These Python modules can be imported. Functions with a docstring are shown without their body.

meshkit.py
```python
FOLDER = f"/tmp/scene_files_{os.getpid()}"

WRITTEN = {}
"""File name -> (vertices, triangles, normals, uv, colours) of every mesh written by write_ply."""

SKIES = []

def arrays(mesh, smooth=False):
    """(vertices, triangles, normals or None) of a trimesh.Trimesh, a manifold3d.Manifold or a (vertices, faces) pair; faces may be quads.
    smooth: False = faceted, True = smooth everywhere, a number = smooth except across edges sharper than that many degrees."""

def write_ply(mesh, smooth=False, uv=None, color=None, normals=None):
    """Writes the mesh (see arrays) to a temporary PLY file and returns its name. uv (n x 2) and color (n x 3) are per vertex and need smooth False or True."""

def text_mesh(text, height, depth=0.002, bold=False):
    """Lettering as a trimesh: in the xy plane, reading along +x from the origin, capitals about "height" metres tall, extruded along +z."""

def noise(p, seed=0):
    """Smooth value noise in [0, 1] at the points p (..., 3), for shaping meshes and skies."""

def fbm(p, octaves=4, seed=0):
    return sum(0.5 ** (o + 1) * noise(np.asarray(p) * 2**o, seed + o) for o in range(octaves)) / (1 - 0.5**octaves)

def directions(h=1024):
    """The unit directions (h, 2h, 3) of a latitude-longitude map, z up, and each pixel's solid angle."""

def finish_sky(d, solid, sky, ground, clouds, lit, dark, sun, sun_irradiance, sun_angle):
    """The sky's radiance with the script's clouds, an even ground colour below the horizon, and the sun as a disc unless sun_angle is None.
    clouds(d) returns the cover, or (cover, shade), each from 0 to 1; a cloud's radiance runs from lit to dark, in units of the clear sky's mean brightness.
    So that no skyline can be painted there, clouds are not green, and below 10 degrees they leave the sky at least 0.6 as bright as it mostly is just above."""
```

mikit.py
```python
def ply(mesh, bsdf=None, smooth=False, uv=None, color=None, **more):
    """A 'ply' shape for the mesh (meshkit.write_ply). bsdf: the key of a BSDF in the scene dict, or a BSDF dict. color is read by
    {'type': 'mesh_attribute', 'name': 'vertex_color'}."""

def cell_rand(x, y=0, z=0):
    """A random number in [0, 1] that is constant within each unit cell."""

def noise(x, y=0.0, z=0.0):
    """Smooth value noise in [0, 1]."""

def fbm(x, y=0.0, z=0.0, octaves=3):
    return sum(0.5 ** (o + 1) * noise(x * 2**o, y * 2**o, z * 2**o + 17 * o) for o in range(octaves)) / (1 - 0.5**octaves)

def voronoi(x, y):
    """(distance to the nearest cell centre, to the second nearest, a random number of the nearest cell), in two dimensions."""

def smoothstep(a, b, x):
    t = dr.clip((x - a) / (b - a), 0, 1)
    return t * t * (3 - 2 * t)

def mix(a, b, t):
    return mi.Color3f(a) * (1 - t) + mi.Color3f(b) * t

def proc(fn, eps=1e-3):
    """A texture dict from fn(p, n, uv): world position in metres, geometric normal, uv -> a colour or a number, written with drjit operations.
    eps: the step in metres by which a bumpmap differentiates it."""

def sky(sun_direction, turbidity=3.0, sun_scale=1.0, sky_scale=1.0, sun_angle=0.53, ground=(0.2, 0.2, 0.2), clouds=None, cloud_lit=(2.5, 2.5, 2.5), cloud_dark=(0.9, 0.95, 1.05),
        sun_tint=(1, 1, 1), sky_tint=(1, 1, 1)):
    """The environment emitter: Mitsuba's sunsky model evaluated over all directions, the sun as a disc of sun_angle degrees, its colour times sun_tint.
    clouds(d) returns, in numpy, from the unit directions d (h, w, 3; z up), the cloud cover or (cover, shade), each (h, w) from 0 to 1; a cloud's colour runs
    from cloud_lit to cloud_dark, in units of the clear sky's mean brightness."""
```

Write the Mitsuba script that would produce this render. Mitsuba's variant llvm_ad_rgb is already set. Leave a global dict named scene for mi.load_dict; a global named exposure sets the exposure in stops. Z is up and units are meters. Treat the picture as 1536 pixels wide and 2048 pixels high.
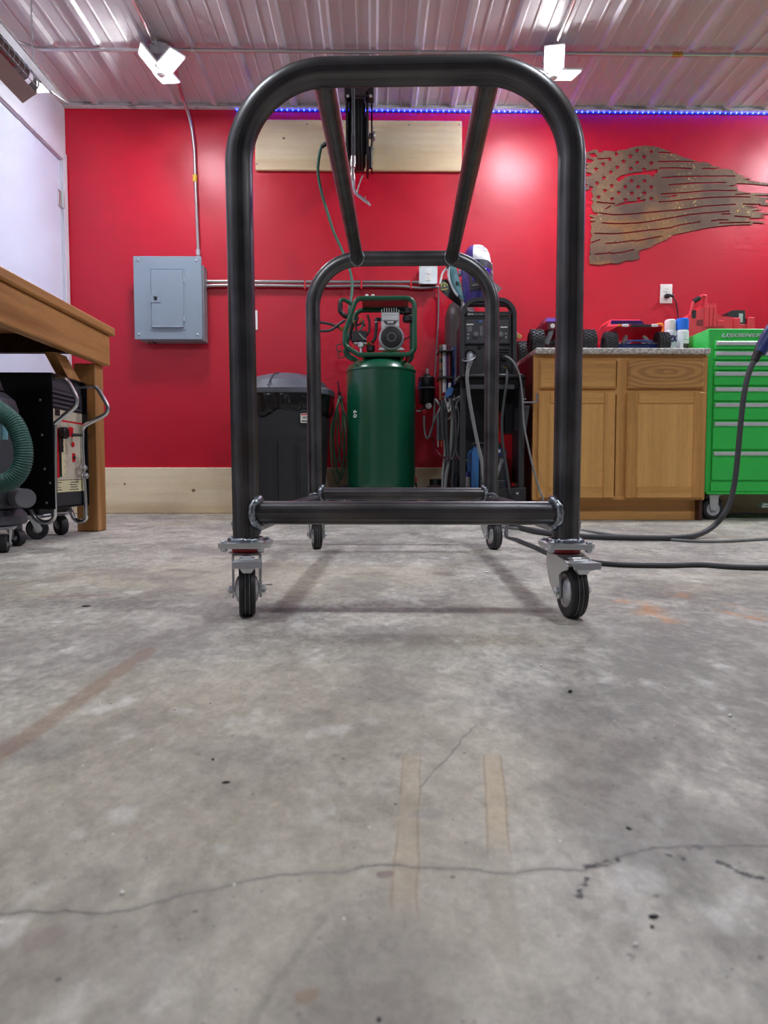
import math, random
import numpy as np, trimesh, drjit as dr
import mitsuba as mi
import mikit, meshkit
from mikit import noise, fbm, cell_rand, smoothstep, mix
from shapely.geometry import Polygon, Point, LineString, MultiPolygon, box as sbox
from shapely.ops import unary_union
from shapely import affinity

random.seed(5)
rng = np.random.default_rng(5)
T = mi.ScalarTransform4f
scene, labels = {'type': 'scene'}, {}

# ------------------------------------------------------------------ camera, light, exposure
exposure = 0.24
CAM_Z, FOCAL = 0.245, 1420.0
YAW, PITCH = math.atan(20 / FOCAL), math.atan(81 / FOCAL)
FWD = np.array([math.sin(YAW) * math.cos(PITCH), math.cos(YAW) * math.cos(PITCH), -math.sin(PITCH)])
RGT = np.array([math.cos(YAW), -math.sin(YAW), 0.0])
UPV = np.cross(RGT, FWD)
EYE = np.array([0, 0, CAM_Z])
scene['camera'] = {'type': 'thinlens', 'fov_axis': 'x', 'fov': 2 * math.degrees(math.atan(768 / FOCAL)),
                   'aperture_radius': 0.0013, 'focus_distance': 1.7,
                   'to_world': T().look_at(origin=EYE.tolist(), target=(EYE + FWD).tolist(), up=[0, 0, 1])}
LAMP_POWER, LAMP_POWER_NEAR = 185.0, 205.0   # radiance of the LED panels: the lamps by the red wall, the lamps of the next row
LED_BLUE = [0.10, 0.55, 160.0]  # radiance of the blue strip's chips
WALL_Y, LEFT_X, RIGHT_X, REAR_Y, CEIL_Z = 4.16, -1.747, 4.4, -3.4, 2.322


def ray(px, py):
    return FWD * FOCAL + RGT * (px - 768) - UPV * (py - 1024)


def P(px, py, y):            # the point of the photograph's pixel that lies in the vertical plane y
    d = ray(px, py)
    return EYE + d * (y / d[1])


def PX(px, py, x):
    d = ray(px, py)
    return EYE + d * (x / d[0])


def PZ(px, py, z=0.0):
    d = ray(px, py)
    return EYE + d * ((z - CAM_Z) / d[2])


def R(px0, py0, px1, py1, y):  # x0, x1, z0, z1 of a rectangle in the plane y
    mx, my = (px0 + px1) / 2, (py0 + py1) / 2
    return P(px0, my, y)[0], P(px1, my, y)[0], P(mx, py1, y)[2], P(mx, py0, y)[2]


# ------------------------------------------------------------------ mesh helpers
def join(*ms):
    ms = [m for g in ms for m in (g if isinstance(g, (list, tuple)) else [g])]
    return trimesh.util.concatenate(ms)


def hull(pts):
    return trimesh.convex.convex_hull(np.asarray(pts, float))


def bx(x0, x1, y0, y1, z0, z1, b=0.002):
    x0, x1 = min(x0, x1), max(x0, x1); y0, y1 = min(y0, y1), max(y0, y1); z0, z1 = min(z0, z1), max(z0, z1)
    b = min(b, (x1 - x0) * .45, (y1 - y0) * .45, (z1 - z0) * .45)
    if b <= 0:
        m = trimesh.creation.box((x1 - x0, y1 - y0, z1 - z0)); m.apply_translation(((x0 + x1) / 2, (y0 + y1) / 2, (z0 + z1) / 2)); return m
    c = []
    for i, (xa, sx) in enumerate(((x0, 1), (x1, -1))):
        for ya, sy in ((y0, 1), (y1, -1)):
            for za, sz in ((z0, 1), (z1, -1)):
                c += [(xa, ya + sy * b, za + sz * b), (xa + sx * b, ya, za + sz * b), (xa + sx * b, ya + sy * b, za)]
    return hull(c)


def cb(c, s, b=0.002):       # chamfered box from centre and size
    return bx(c[0] - s[0] / 2, c[0] + s[0] / 2, c[1] - s[1] / 2, c[1] + s[1] / 2, c[2] - s[2] / 2, c[2] + s[2] / 2, b)


def rbox(px0, py0, px1, py1, y0, y1, b=0.002):  # box whose front fills the photograph's rectangle in the plane y0
    x0, x1, z0, z1 = R(px0, py0, px1, py1, y0)
    return bx(x0, x1, y0, y1, z0, z1, b)


def fillet(pts, r, n=8, closed=False):
    pts = [np.asarray(p, float) for p in pts]
    out, N = [], len(pts)
    for i in range(N):
        if not closed and i in (0, N - 1):
            out.append(pts[i]); continue
        a, b, c = pts[i - 1], pts[i], pts[(i + 1) % N]
        u, v = a - b, c - b
        lu, lv = np.linalg.norm(u), np.linalg.norm(v)
        u, v = u / lu, v / lv
        ang = math.acos(np.clip(u @ v, -1, 1))
        if ang > math.pi - .02:
            out.append(b); continue
        rr = r[i] if isinstance(r, (list, tuple)) else r
        t = min(rr / math.tan(ang / 2), lu * .49, lv * .49)
        rr = t * math.tan(ang / 2)
        bis = (u + v) / np.linalg.norm(u + v)
        ce = b + bis * rr / math.sin(ang / 2)
        s, e = b + u * t - ce, b + v * t - ce
        tot = math.acos(np.clip(s @ e / rr / rr, -1, 1))
        for k in range(n + 1):
            w = k / n
            out.append(ce + (s * math.sin((1 - w) * tot) + e * math.sin(w * tot)) / math.sin(tot))
    return np.array(out)


def curve(pts, n=8):          # Catmull-Rom through the points
    p = np.asarray(pts, float)
    p = np.vstack([2 * p[0] - p[1], p, 2 * p[-1] - p[-2]])
    out = []
    for i in range(1, len(p) - 2):
        for k in range(n):
            t = k / n
            out.append(.5 * ((2 * p[i]) + (p[i + 1] - p[i - 1]) * t + (2 * p[i - 1] - 5 * p[i] + 4 * p[i + 1] - p[i + 2]) * t * t
                             + (3 * p[i] - p[i - 1] - 3 * p[i + 1] + p[i + 2]) * t ** 3))
    return np.array(out + [p[-2]])


def tube(path, r, seg=12, closed=False, ref=None, caps=True, uv=False):
    path = np.asarray(path, float)
    n = len(path)
    if closed:
        tan = np.roll(path, -1, 0) - np.roll(path, 1, 0)
    else:
        tan = np.gradient(path, axis=0)
    tan /= np.linalg.norm(tan, axis=1, keepdims=True) + 1e-12
    ref = np.array([0, 1, 0.0]) if ref is None else np.asarray(ref, float)
    if abs(tan[0] @ ref) > .9:
        ref = np.array([1, 0, 0.0]) if abs(tan[0][0]) < .9 else np.array([0, 0, 1.0])
    nx = ref - tan[0] * (ref @ tan[0]); nx /= np.linalg.norm(nx)
    rr = np.broadcast_to(np.asarray(r, float), (n,))
    K = seg + 1 if uv else seg
    ang = np.arange(K) / seg * 2 * np.pi
    V, UVs, dist = [], [], 0
    for i in range(n):
        if i:
            nx = nx - tan[i] * (nx @ tan[i]); nx /= np.linalg.norm(nx) + 1e-12
            dist += np.linalg.norm(path[i] - path[i - 1])
        ny = np.cross(tan[i], nx)
        V.append(path[i] + rr[i] * (np.cos(ang)[:, None] * nx + np.sin(ang)[:, None] * ny))
        UVs.append(np.stack([ang / (2 * np.pi), np.full(K, dist)], 1))
    V = np.vstack(V); F = []
    for i in range(n if closed else n - 1):
        a, b = i * K, ((i + 1) % n) * K
        for k in range(seg):
            k2 = k + 1 if uv else (k + 1) % seg
            F += [(a + k, a + k2, b + k2), (a + k, b + k2, b + k)]
    if caps and not closed:
        for i, flip in ((0, True), (n - 1, False)):
            base = len(V)
            V = np.vstack([V, V[i * K:i * K + seg], path[i][None]])
            UVs.append(np.zeros((seg + 1, 2)))
            for k in range(seg):
                t = (base + k, base + (k + 1) % seg, base + seg)
                F.append(t[::-1] if flip else t)
    m = trimesh.Trimesh(V, np.array(F), process=False)
    return (m, np.vstack(UVs)) if uv else m


def rod(a, b, r, seg=12):
    return tube([a, b], r, seg)


def lathe(prof, seg=32, at=(0, 0, 0), axis='z', a0=0, a1=2 * math.pi):
    prof = np.asarray(prof, float)
    ang = a0 + (a1 - a0) * np.arange(seg) / seg
    V = np.vstack([np.stack([prof[:, 0] * math.cos(t), prof[:, 0] * math.sin(t), prof[:, 1]], 1) for t in ang])
    n, F = len(prof), []
    for i in range(seg):
        a, b = i * n, ((i + 1) % seg) * n
        for k in range(n - 1):
            if prof[k, 0] > 1e-9: F.append((a + k, b + k, b + k + 1))
            if prof[k + 1, 0] > 1e-9: F.append((a + k, b + k + 1, a + k + 1))
    m = trimesh.Trimesh(V, np.array(F), process=False)
    m.merge_vertices()
    if axis == 'y':
        m.vertices = m.vertices[:, [0, 2, 1]] * [1, 1, 1]; m.invert()
    elif axis == 'x':
        m.vertices = m.vertices[:, [2, 0, 1]]
    m.apply_translation(at)
    return m


def cyl(at, r, h, axis='z', seg=24, b=0.0015):   # bevelled cylinder, at = centre
    b = min(b, r * .4, h * .4)
    return lathe([(0, -h / 2), (r - b, -h / 2), (r, -h / 2 + b), (r, h / 2 - b), (r - b, h / 2), (0, h / 2)], seg, at, axis)


def ext(poly, y0, y1):         # shapely polygon in (x, z), extruded between the planes y0 and y1
    ms = []
    for g in getattr(poly, 'geoms', [poly]):
        if g.is_empty or g.geom_type != 'Polygon' or g.area < 1e-9: continue
        m = trimesh.creation.extrude_polygon(g, abs(y1 - y0), engine='earcut')
        v = m.vertices.copy()
        m.vertices = np.stack([v[:, 0], max(y0, y1) - v[:, 2], v[:, 1]], 1)
        ms.append(m)
    return join(ms)


def extx(poly, x0, x1):        # shapely polygon in (y, z), extruded along x
    m = ext(poly, x0, x1); v = m.vertices.copy()
    m.vertices = np.stack([v[:, 1], v[:, 0], v[:, 2]], 1); m.invert(); return m


def plate(pts, t):             # flat polygon through 3-D points with thickness t
    pts = np.asarray(pts, float)
    c = pts.mean(0); _, _, vh = np.linalg.svd(pts - c)
    n = vh[2] * t / 2
    return hull(np.vstack([pts + n, pts - n]))


def text(s, h, at, right=(1, 0, 0), up=(0, 0, 1), depth=.001, bold=False, fit=None, slant=0.0):
    m = meshkit.text_mesh(s, h, depth, bold)
    m.vertices[:, 0] += slant * m.vertices[:, 1]
    if fit:
        w = m.bounds[1][0] - m.bounds[0][0]; m.apply_scale([fit / w, 1, 1])
    r, u = np.asarray(right, float), np.asarray(up, float); n = np.cross(r, u)
    M = np.eye(4); M[:3, 0], M[:3, 1], M[:3, 2], M[:3, 3] = r, u, n, at
    m.apply_transform(M); return m


def rot(m, deg, axis=(0, 0, 1), at=(0, 0, 0)):
    m = m.copy(); m.apply_transform(trimesh.transformations.rotation_matrix(math.radians(deg), axis, at)); return m


def mv(m, v):
    m = m.copy(); m.apply_translation(v); return m


def numbered(k, taken):
    if not taken(k): return k
    i = 1
    while taken(f'{k}_{i:03d}'): i += 1
    return f'{k}_{i:03d}'


def is_taken(k):
    return k in scene or k in labels or any(s.startswith(k + '__') for s in scene)


def thing(name, label, cat, group=None):
    k = numbered(name, is_taken)
    labels[k] = {'label': label, 'category': cat}
    if group: labels[k]['group'] = group
    return k


def part(parent, name, mesh, mat, smooth=False, label=None, xf=None, uv=None, **more):
    k = numbered(f'{parent}__{name}', is_taken)
    d = mesh if isinstance(mesh, dict) else mikit.ply(mesh, 'mat_' + mat, smooth, uv=uv, **more)
    scene[k] = {**d, 'to_world': xf} if xf is not None else d
    if label: labels[k] = {'label': label}
    return k


def single(name, mesh, mat, label, cat, smooth=False, group=None, **more):
    k = thing(name, label, cat, group)
    scene[k] = mikit.ply(mesh, 'mat_' + mat, smooth, **more)
    return k


def struct(name, mesh, mat, smooth=False, label=None):
    scene[name] = mikit.ply(mesh, 'mat_' + mat, smooth)
    labels[name] = {'kind': 'structure', 'label': label, 'category': name.split('_')[0]} if label else {'kind': 'structure'}
    return name


# ------------------------------------------------------------------ materials
def srgb(r, g, b):
    return [((c / 255 + .055) / 1.055) ** 2.4 if c > 10 else c / 255 / 12.92 for c in (r, g, b)]


def M(name, col, rough=.5, metal=0.0, spec=.5, bump=None, rough_fn=None, **kw):
    base = mikit.proc(col) if callable(col) else {'type': 'rgb', 'value': list(map(float, col))}
    d = {'type': 'principled', 'base_color': base, 'roughness': mikit.proc(rough_fn) if rough_fn else rough, 'metallic': metal, 'specular': spec, **kw}
    if bump:
        d = {'type': 'bumpmap', 'arbitrary': mikit.proc(bump[0], bump[2] if len(bump) > 2 else 1e-3), 'scale': bump[1], 'bsdf': d}
    scene['mat_' + name] = {'type': 'twosided', 'bsdf': d}


def seg_dist(p, pts):
    """distance in the floor plane to a polyline, and its running fraction"""
    best = mi.Float(9.0)
    for (ax, ay), (bx_, by) in zip(pts[:-1], pts[1:]):
        dx, dy = bx_ - ax, by - ay
        t = dr.clip(((p.x - ax) * dx + (p.y - ay) * dy) / (dx * dx + dy * dy + 1e-12), 0, 1)
        best = dr.minimum(best, dr.sqrt(dr.square(p.x - ax - t * dx) + dr.square(p.y - ay - t * dy)))
    return best


def fl(*pxs):
    return [tuple(float(c) for c in PZ(a, b)[:2]) for a, b in pxs]


CRACK = fl((-60, 1830), (0, 1824), (60, 1818), (140, 1820), (200, 1831), (270, 1820), (350, 1793), (440, 1776), (520, 1753), (640, 1748), (768, 1729), (800, 1727),
           (850, 1736), (900, 1740), (960, 1741), (1035, 1747), (1100, 1736), (1165, 1738), (1240, 1715), (1300, 1698), (1400, 1693), (1600, 1691))
CRACK2 = fl((950, 1450), (905, 1500), (870, 1540), (838, 1574))
CRACK3 = fl((645, 1830), (580, 1935), (505, 2048))
BROWN = fl((300, 1300), (210, 1362), (110, 1432), (0, 1507), (-80, 1565))
TAPE1 = fl((826, 1508), (818, 1600), (812, 1720), (806, 1860))
TAPE2 = fl((985, 1508), (992, 1600), (1002, 1735))
TAPE2B = fl((1002, 1735), (1012, 1900))
RUST1 = fl((1240, 1200), (1300, 1215), (1335, 1245))
RUST2 = fl((1370, 1188), (1420, 1210), (1500, 1232))
REDL = fl((88, 1193), (220, 1190))
SPOT1, SPOT2, SPOT3, SPOT4 = fl((760, 1750), (772, 1750)), fl((842, 1627), (872, 1627)), fl((612, 1990), (622, 1990)), fl((70, 1880), (110, 1872))
GRIT = [fl((1172, 1757), (1163, 1775), (1158, 1795)), fl((1168, 1735), (1205, 1730), (1250, 1717)), fl((1365, 1697), (1395, 1694)), fl((1430, 1725), (1470, 1737)), fl((1480, 1747), (1545, 1762)),
        fl((1262, 1912), (1282, 1915)), fl((1340, 1710), (1365, 1718))]


def warp(p, s, a):
    return mi.Point3f(p.x + a * (fbm(p.x * s, p.y * s, 3.1) - .5), p.y + a * (fbm(p.x * s, p.y * s, 9.7) - .5), p.z)


def floor_col(p, n, uv):
    q = warp(p, 40.0, .012)
    big = fbm(p.x * 1.6, p.y * 1.1, 1.0, 4)
    mid = fbm(p.x * 9, p.y * 6, 2.0, 4)
    fine = fbm(p.x * 60, p.y * 45, 4.0, 4)
    grain = noise(p.x * 900, p.y * 900)
    c = mix(srgb(127, 124, 116), srgb(184, 179, 168), smoothstep(.30, .70, .27 * big + .27 * mid + .24 * fine + .22 * fbm(p.x * 150, p.y * 90, 14.0, 4)))
    c = mix(c, srgb(158, 147, 124), .45 * smoothstep(.52, .75, fbm(p.x * 2.2 + 7, p.y * 2.4, 6.0, 3)))
    c = mix(c, srgb(126, 120, 116), .45 * smoothstep(.55, .74, fbm(p.x * 3.1, p.y * 2.6 + 5, 8.0, 4)))
    c = mix(c, srgb(205, 203, 198), .45 * smoothstep(.60, .78, fbm(p.x * 25, p.y * 16, 5.5, 4)))
    c = mix(c, srgb(108, 104, 100), .48 * smoothstep(.54, .72, fbm(p.x * 5.5 + 2, p.y * 6.5, 15.0, 4)))
    c = mix(c, srgb(118, 110, 104), .35 * smoothstep(.58, .70, fbm(p.x * 18 + 2, p.y * 13, 19.0, 3)))
    c = c * (.90 + .2 * grain) * (.93 + .14 * noise(p.x * 260, p.y * 260, 2))
    # marks with a shape of their own
    d = seg_dist(q, BROWN)
    c = mix(c, srgb(122, 92, 72), .6 * (1 - smoothstep(.008, .017, d)) * (.6 + .4 * fine))
    for tp, w, amt in ((TAPE1, .0074, .20), (TAPE2, .0074, .34)):
        d = seg_dist(warp(p, 30.0, .004), tp)
        e = (1 - smoothstep(w * .85, w, d)) * smoothstep(tp[0][1], tp[0][1] - .004, p.y) * smoothstep(tp[-1][1], tp[-1][1] + .05, p.y)
        c = mix(c, srgb(178, 156, 116), amt * e * (.6 + .8 * fine))
        c = mix(c, srgb(132, 100, 66), .42 * smoothstep(w * .78, w * .95, d) * (1 - smoothstep(w, w * 1.12, d)) * smoothstep(.38, .6, mid) * smoothstep(tp[0][1], tp[0][1] - .004, p.y) * smoothstep(tp[-1][1], tp[-1][1] + .03, p.y))
    d = seg_dist(p, TAPE2B)
    c = mix(c, srgb(150, 142, 122), .30 * (1 - smoothstep(.006, .009, d)))
    for sp, w, k_, col in ((SPOT1, .0055, .6, (104, 82, 80)), (SPOT2, .010, .4, (122, 120, 120)), (SPOT3, .006, .45, (134, 104, 74)), (SPOT4, .012, .35, (120, 104, 100))):
        d = seg_dist(warp(p, 60.0, .008), sp)
        c = mix(c, srgb(*col), k_ * (1 - smoothstep(w * .5, w, d)))
    for rl, w in ((RUST1, .05), (RUST2, .05)):
        d = seg_dist(warp(p, 12.0, .12), rl)
        c = mix(c, srgb(188, 128, 72), .6 * (1 - smoothstep(.0, w, d)) * smoothstep(.38, .62, fbm(p.x * 30, p.y * 14, 12.0, 3)))
    d = seg_dist(q, REDL)
    c = mix(c, srgb(140, 102, 88), .55 * (1 - smoothstep(.006, .011, d)))
    # cracks
    w = warp(p, 55.0, .010)
    d = seg_dist(w, CRACK)
    c = mix(c, srgb(120, 116, 112), .35 * (1 - smoothstep(0, .006, d)))
    c = mix(c, srgb(66, 60, 54), .75 * (1 - smoothstep(.0002, .0010, d)) * (.55 + .45 * smoothstep(.3, .6, fine)))
    d = seg_dist(w, CRACK2)
    c = mix(c, srgb(80, 74, 70), .45 * (1 - smoothstep(.0004, .0016, d)))
    d = seg_dist(w, CRACK3)
    c = mix(c, srgb(90, 86, 76), .26 * (1 - smoothstep(.0008, .004, d)) * smoothstep(.35, .55, mid))
    g = mi.Float(9.0)
    for gl in GRIT:
        g = dr.minimum(g, seg_dist(warp(p, 120.0, .008), gl))
    c = mix(c, srgb(40, 40, 46), .85 * (1 - smoothstep(.0008, .0042, g)) * smoothstep(.40, .56, fbm(p.x * 240, p.y * 240, 3.0, 2)))
    # pits and flecks
    for s, th, dark in ((95.0, .993, 1), (190.0, .990, 1), (150.0, .9975, 0)):
        r = cell_rand(dr.floor(p.x * s), dr.floor(p.y * s), 5.0)
        fx, fy = p.x * s - dr.floor(p.x * s) - .5, p.y * s - dr.floor(p.y * s) - .5
        spot = dr.select(r > th, 1 - smoothstep(.08, .20, dr.sqrt(fx * fx + fy * fy)), 0)
        c = mix(c, srgb(62, 58, 54) if dark else srgb(225, 222, 215), .75 * spot)
    return c


def wall_bump(p, n, uv):
    return fbm(p.x * 70, p.z * 60, 1.0, 3) + .6 * fbm(p.x * 9, p.z * 14, 4.0, 2)


def wood_fn(light, dark, axis, sa=2.0, sc=45.0, knots=(), pores=0.0, contrast=.6, seed=0.0, cathedral=None):
    def fn(p, n, uv):
        a, b, c = (p.x, p.z, p.y) if axis == 'x' else (p.z, p.x, p.y) if axis == 'z' else (p.y, p.z, p.x)
        bw = b + .015 * (fbm(a * 3, b * 8, c * 8 + seed, 2) - .5)
        kd = mi.Float(0.0); kc = mi.Float(0.0)
        for kx, kz, kr in knots:
            dd = dr.sqrt(dr.square(p.x - kx) + dr.square((p.z - kz) * 1.25))
            bw = bw + .025 * dr.exp(-dd / (kr * 2.2)) * dr.select(p.z > kz, 1.0, -1.0)
            kc = dr.maximum(kc, 1 - smoothstep(kr * .75, kr, dd))
        g = fbm(a * sa, bw * sc, c * sc * .6 + seed, 4)
        g2 = noise(a * sa * .5 + 11, bw * sc * .45, seed)
        t = smoothstep(.25, .8, .65 * g + .35 * g2)
        if cathedral:
            u = (a - cathedral[0]) / cathedral[2]; v = (b - cathedral[1]) / cathedral[3]
            rr = dr.sqrt(u * u + v * v) + .25 * fbm(a * 6, b * 20, 1.0, 2)
            t = dr.clip(.5 * t + .5 * smoothstep(.35, .75, .5 + .5 * dr.sin(rr * 30)), 0, 1)
        col = mix(light, dark, contrast * t)
        if pores:
            col = mix(col, [x * .45 for x in dark], pores * smoothstep(.62, .75, noise(a * sa * 9, bw * sc * 7, c * 200)))
        col = mix(col, srgb(112, 72, 40), .85 * kc)
        return col * (.94 + .12 * noise(a * 40, b * 400, c * 400))
    return fn


def steel_fn(p, n, uv):       # mill scale with streaks along the tube; uv = (turn, metres along)
    s = fbm(uv.x * 30, uv.y * 1.6, 3.0, 3)
    s2 = noise(uv.x * 160, uv.y * 3.0, 7.0)
    blot = fbm(p.x * 14, p.y * 14, p.z * 14, 3)
    c = mix([.034, .034, .037], [.15, .148, .152], smoothstep(.22, .85, .45 * s + .15 * s2 + .45 * blot))
    return mix(c, [.10, .072, .05], .35 * smoothstep(.60, .80, fbm(p.x * 9 + 3, p.y * 9, p.z * 7, 3)))


def steel_rough(p, n, uv):
    return .27 + .14 * fbm(uv.x * 24, uv.y * 3.0, 5.0, 2)


def rust_fn(p, n, uv):
    a = fbm(p.x * 6, p.z * 7, 2.0, 4); b = fbm(p.x * 110, p.z * 90, 5.0, 4)
    c = mix(srgb(96, 76, 68), srgb(126, 98, 76), smoothstep(.3, .7, a))
    c = mix(c, srgb(168, 112, 56), .85 * smoothstep(1.95, 1.35, p.x) * smoothstep(1.95, 1.65, p.z) * smoothstep(.40, .62, fbm(p.x * 5 + 3, p.z * 6, 8.0, 3)))
    c = mix(c, srgb(84, 66, 60), .4 * smoothstep(.5, .75, b))
    q = fbm(p.x * 130, p.z * 130, 21.0, 2)
    return mix(c, srgb(206, 176, 112), .7 * smoothstep(.74, .80, q) * smoothstep(.50, .62, fbm(p.x * 5, p.z * 6, 30.0, 2)))


def counter_fn(p, n, uv):
    return mix(srgb(150, 146, 140), srgb(212, 208, 200), smoothstep(.35, .65, fbm(p.x * 120, p.y * 120, p.z * 120, 3)))


M('floor', floor_col, .62, spec=.35, bump=(lambda p, n, uv: fbm(p.x * 150, p.y * 150, 1.0, 3), .0006))
M('red_wall', lambda p, n, uv: mix(srgb(190, 4, 40), srgb(178, 2, 33), fbm(p.x * 4, p.z * 4, 1.0, 3)), .41, spec=.5, bump=(wall_bump, .0007))
M('white_wall', lambda p, n, uv: mix(srgb(220, 222, 232), srgb(202, 200, 210), fbm(p.y * 3, p.z * 1.5, 1.0, 3)), .5, spec=.4)
M('door_white', srgb(212, 221, 240), .42, spec=.5)
M('rear_wall', srgb(176, 174, 174), .6)
M('ceiling', lambda p, n, uv: mix(srgb(204, 200, 203), srgb(194, 190, 193), fbm(p.x * 3, p.y * 2, 1.0, 3)), .52, spec=.35)
M('trim', lambda p, n, uv: mix(srgb(205, 203, 203), srgb(150, 146, 148), smoothstep(.5, .75, fbm(p.x * 14, p.z * 90, 1.0, 3))), .45)
PINE_L, PINE_D = srgb(240, 223, 190), srgb(212, 182, 138)
M('pine_board', wood_fn(PINE_L, PINE_D, 'x', 1.6, 26, [(*P(567, 275, 4.13)[[0, 2]], .009)], contrast=.8), .5, spec=.3)
M('pine_base', wood_fn(PINE_L, PINE_D, 'x', 1.6, 26, [(*P(248, 968, 4.13)[[0, 2]], .008), (*P(386, 981, 4.13)[[0, 2]], .013)], contrast=.8, seed=4.0), .5, spec=.3)
M('bench_wood', wood_fn(srgb(190, 140, 84), srgb(134, 88, 44), 'y', 2.2, 40, contrast=.9), .5, spec=.35)
M('bench_leg', wood_fn(srgb(192, 144, 90), srgb(140, 92, 48), 'z', 2.2, 40, contrast=.9), .5, spec=.35)
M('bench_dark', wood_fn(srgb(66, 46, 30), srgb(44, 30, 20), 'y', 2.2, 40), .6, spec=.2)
OAK_L, OAK_D = srgb(206, 154, 90), srgb(158, 106, 52)
M('oak_v', wood_fn(OAK_L, OAK_D, 'z', 1.3, 40, pores=.12, contrast=.6), .4, spec=.4)
M('oak_panel', wood_fn(srgb(218, 168, 102), srgb(178, 124, 64), 'z', .9, 30, pores=.08, contrast=.55, seed=3.0), .4, spec=.4)
M('oak_h', wood_fn(OAK_L, OAK_D, 'x', 1.3, 40, pores=.12, contrast=.6), .4, spec=.4)
_c = P(1335, 745, 3.5)
M('oak_drawer', wood_fn(srgb(196, 146, 86), srgb(134, 88, 46), 'x', 1.6, 40, pores=.12, contrast=.7, cathedral=(_c[0], _c[2], .33, .085)), .4, spec=.4)
M('cabinet_side', wood_fn(srgb(84, 46, 34), srgb(60, 32, 26), 'z', 1.4, 30), .45)
M('counter', counter_fn, .35)
M('steel', steel_fn, .3, metal=.85, rough_fn=steel_rough)
M('weld', lambda p, n, uv: mix([.05, .055, .06], [.55, .60, .66], fbm(p.x * 260, p.y * 260, p.z * 260, 2)), .32, metal=1.0)
M('rust', rust_fn, .7, metal=.1, spec=.3)
M('zinc', srgb(214, 219, 222), .33, metal=.85)
M('zinc_dull', srgb(205, 209, 211), .38, metal=1.0)
M('chrome', srgb(225, 228, 230), .14, metal=1.0)
M('conduit', srgb(196, 194, 196), .33, metal=1.0)
M('aluminium', srgb(205, 208, 210), .4, metal=.8)
M('brass', srgb(196, 150, 76), .3, metal=1.0)
M('copper', srgb(196, 120, 84), .35, metal=1.0)
M('rubber', srgb(26, 26, 28), .55)
M('tire', srgb(34, 34, 36), .6)
M('black', srgb(18, 18, 20), .4)
M('black_gloss', srgb(12, 12, 14), .2)
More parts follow.
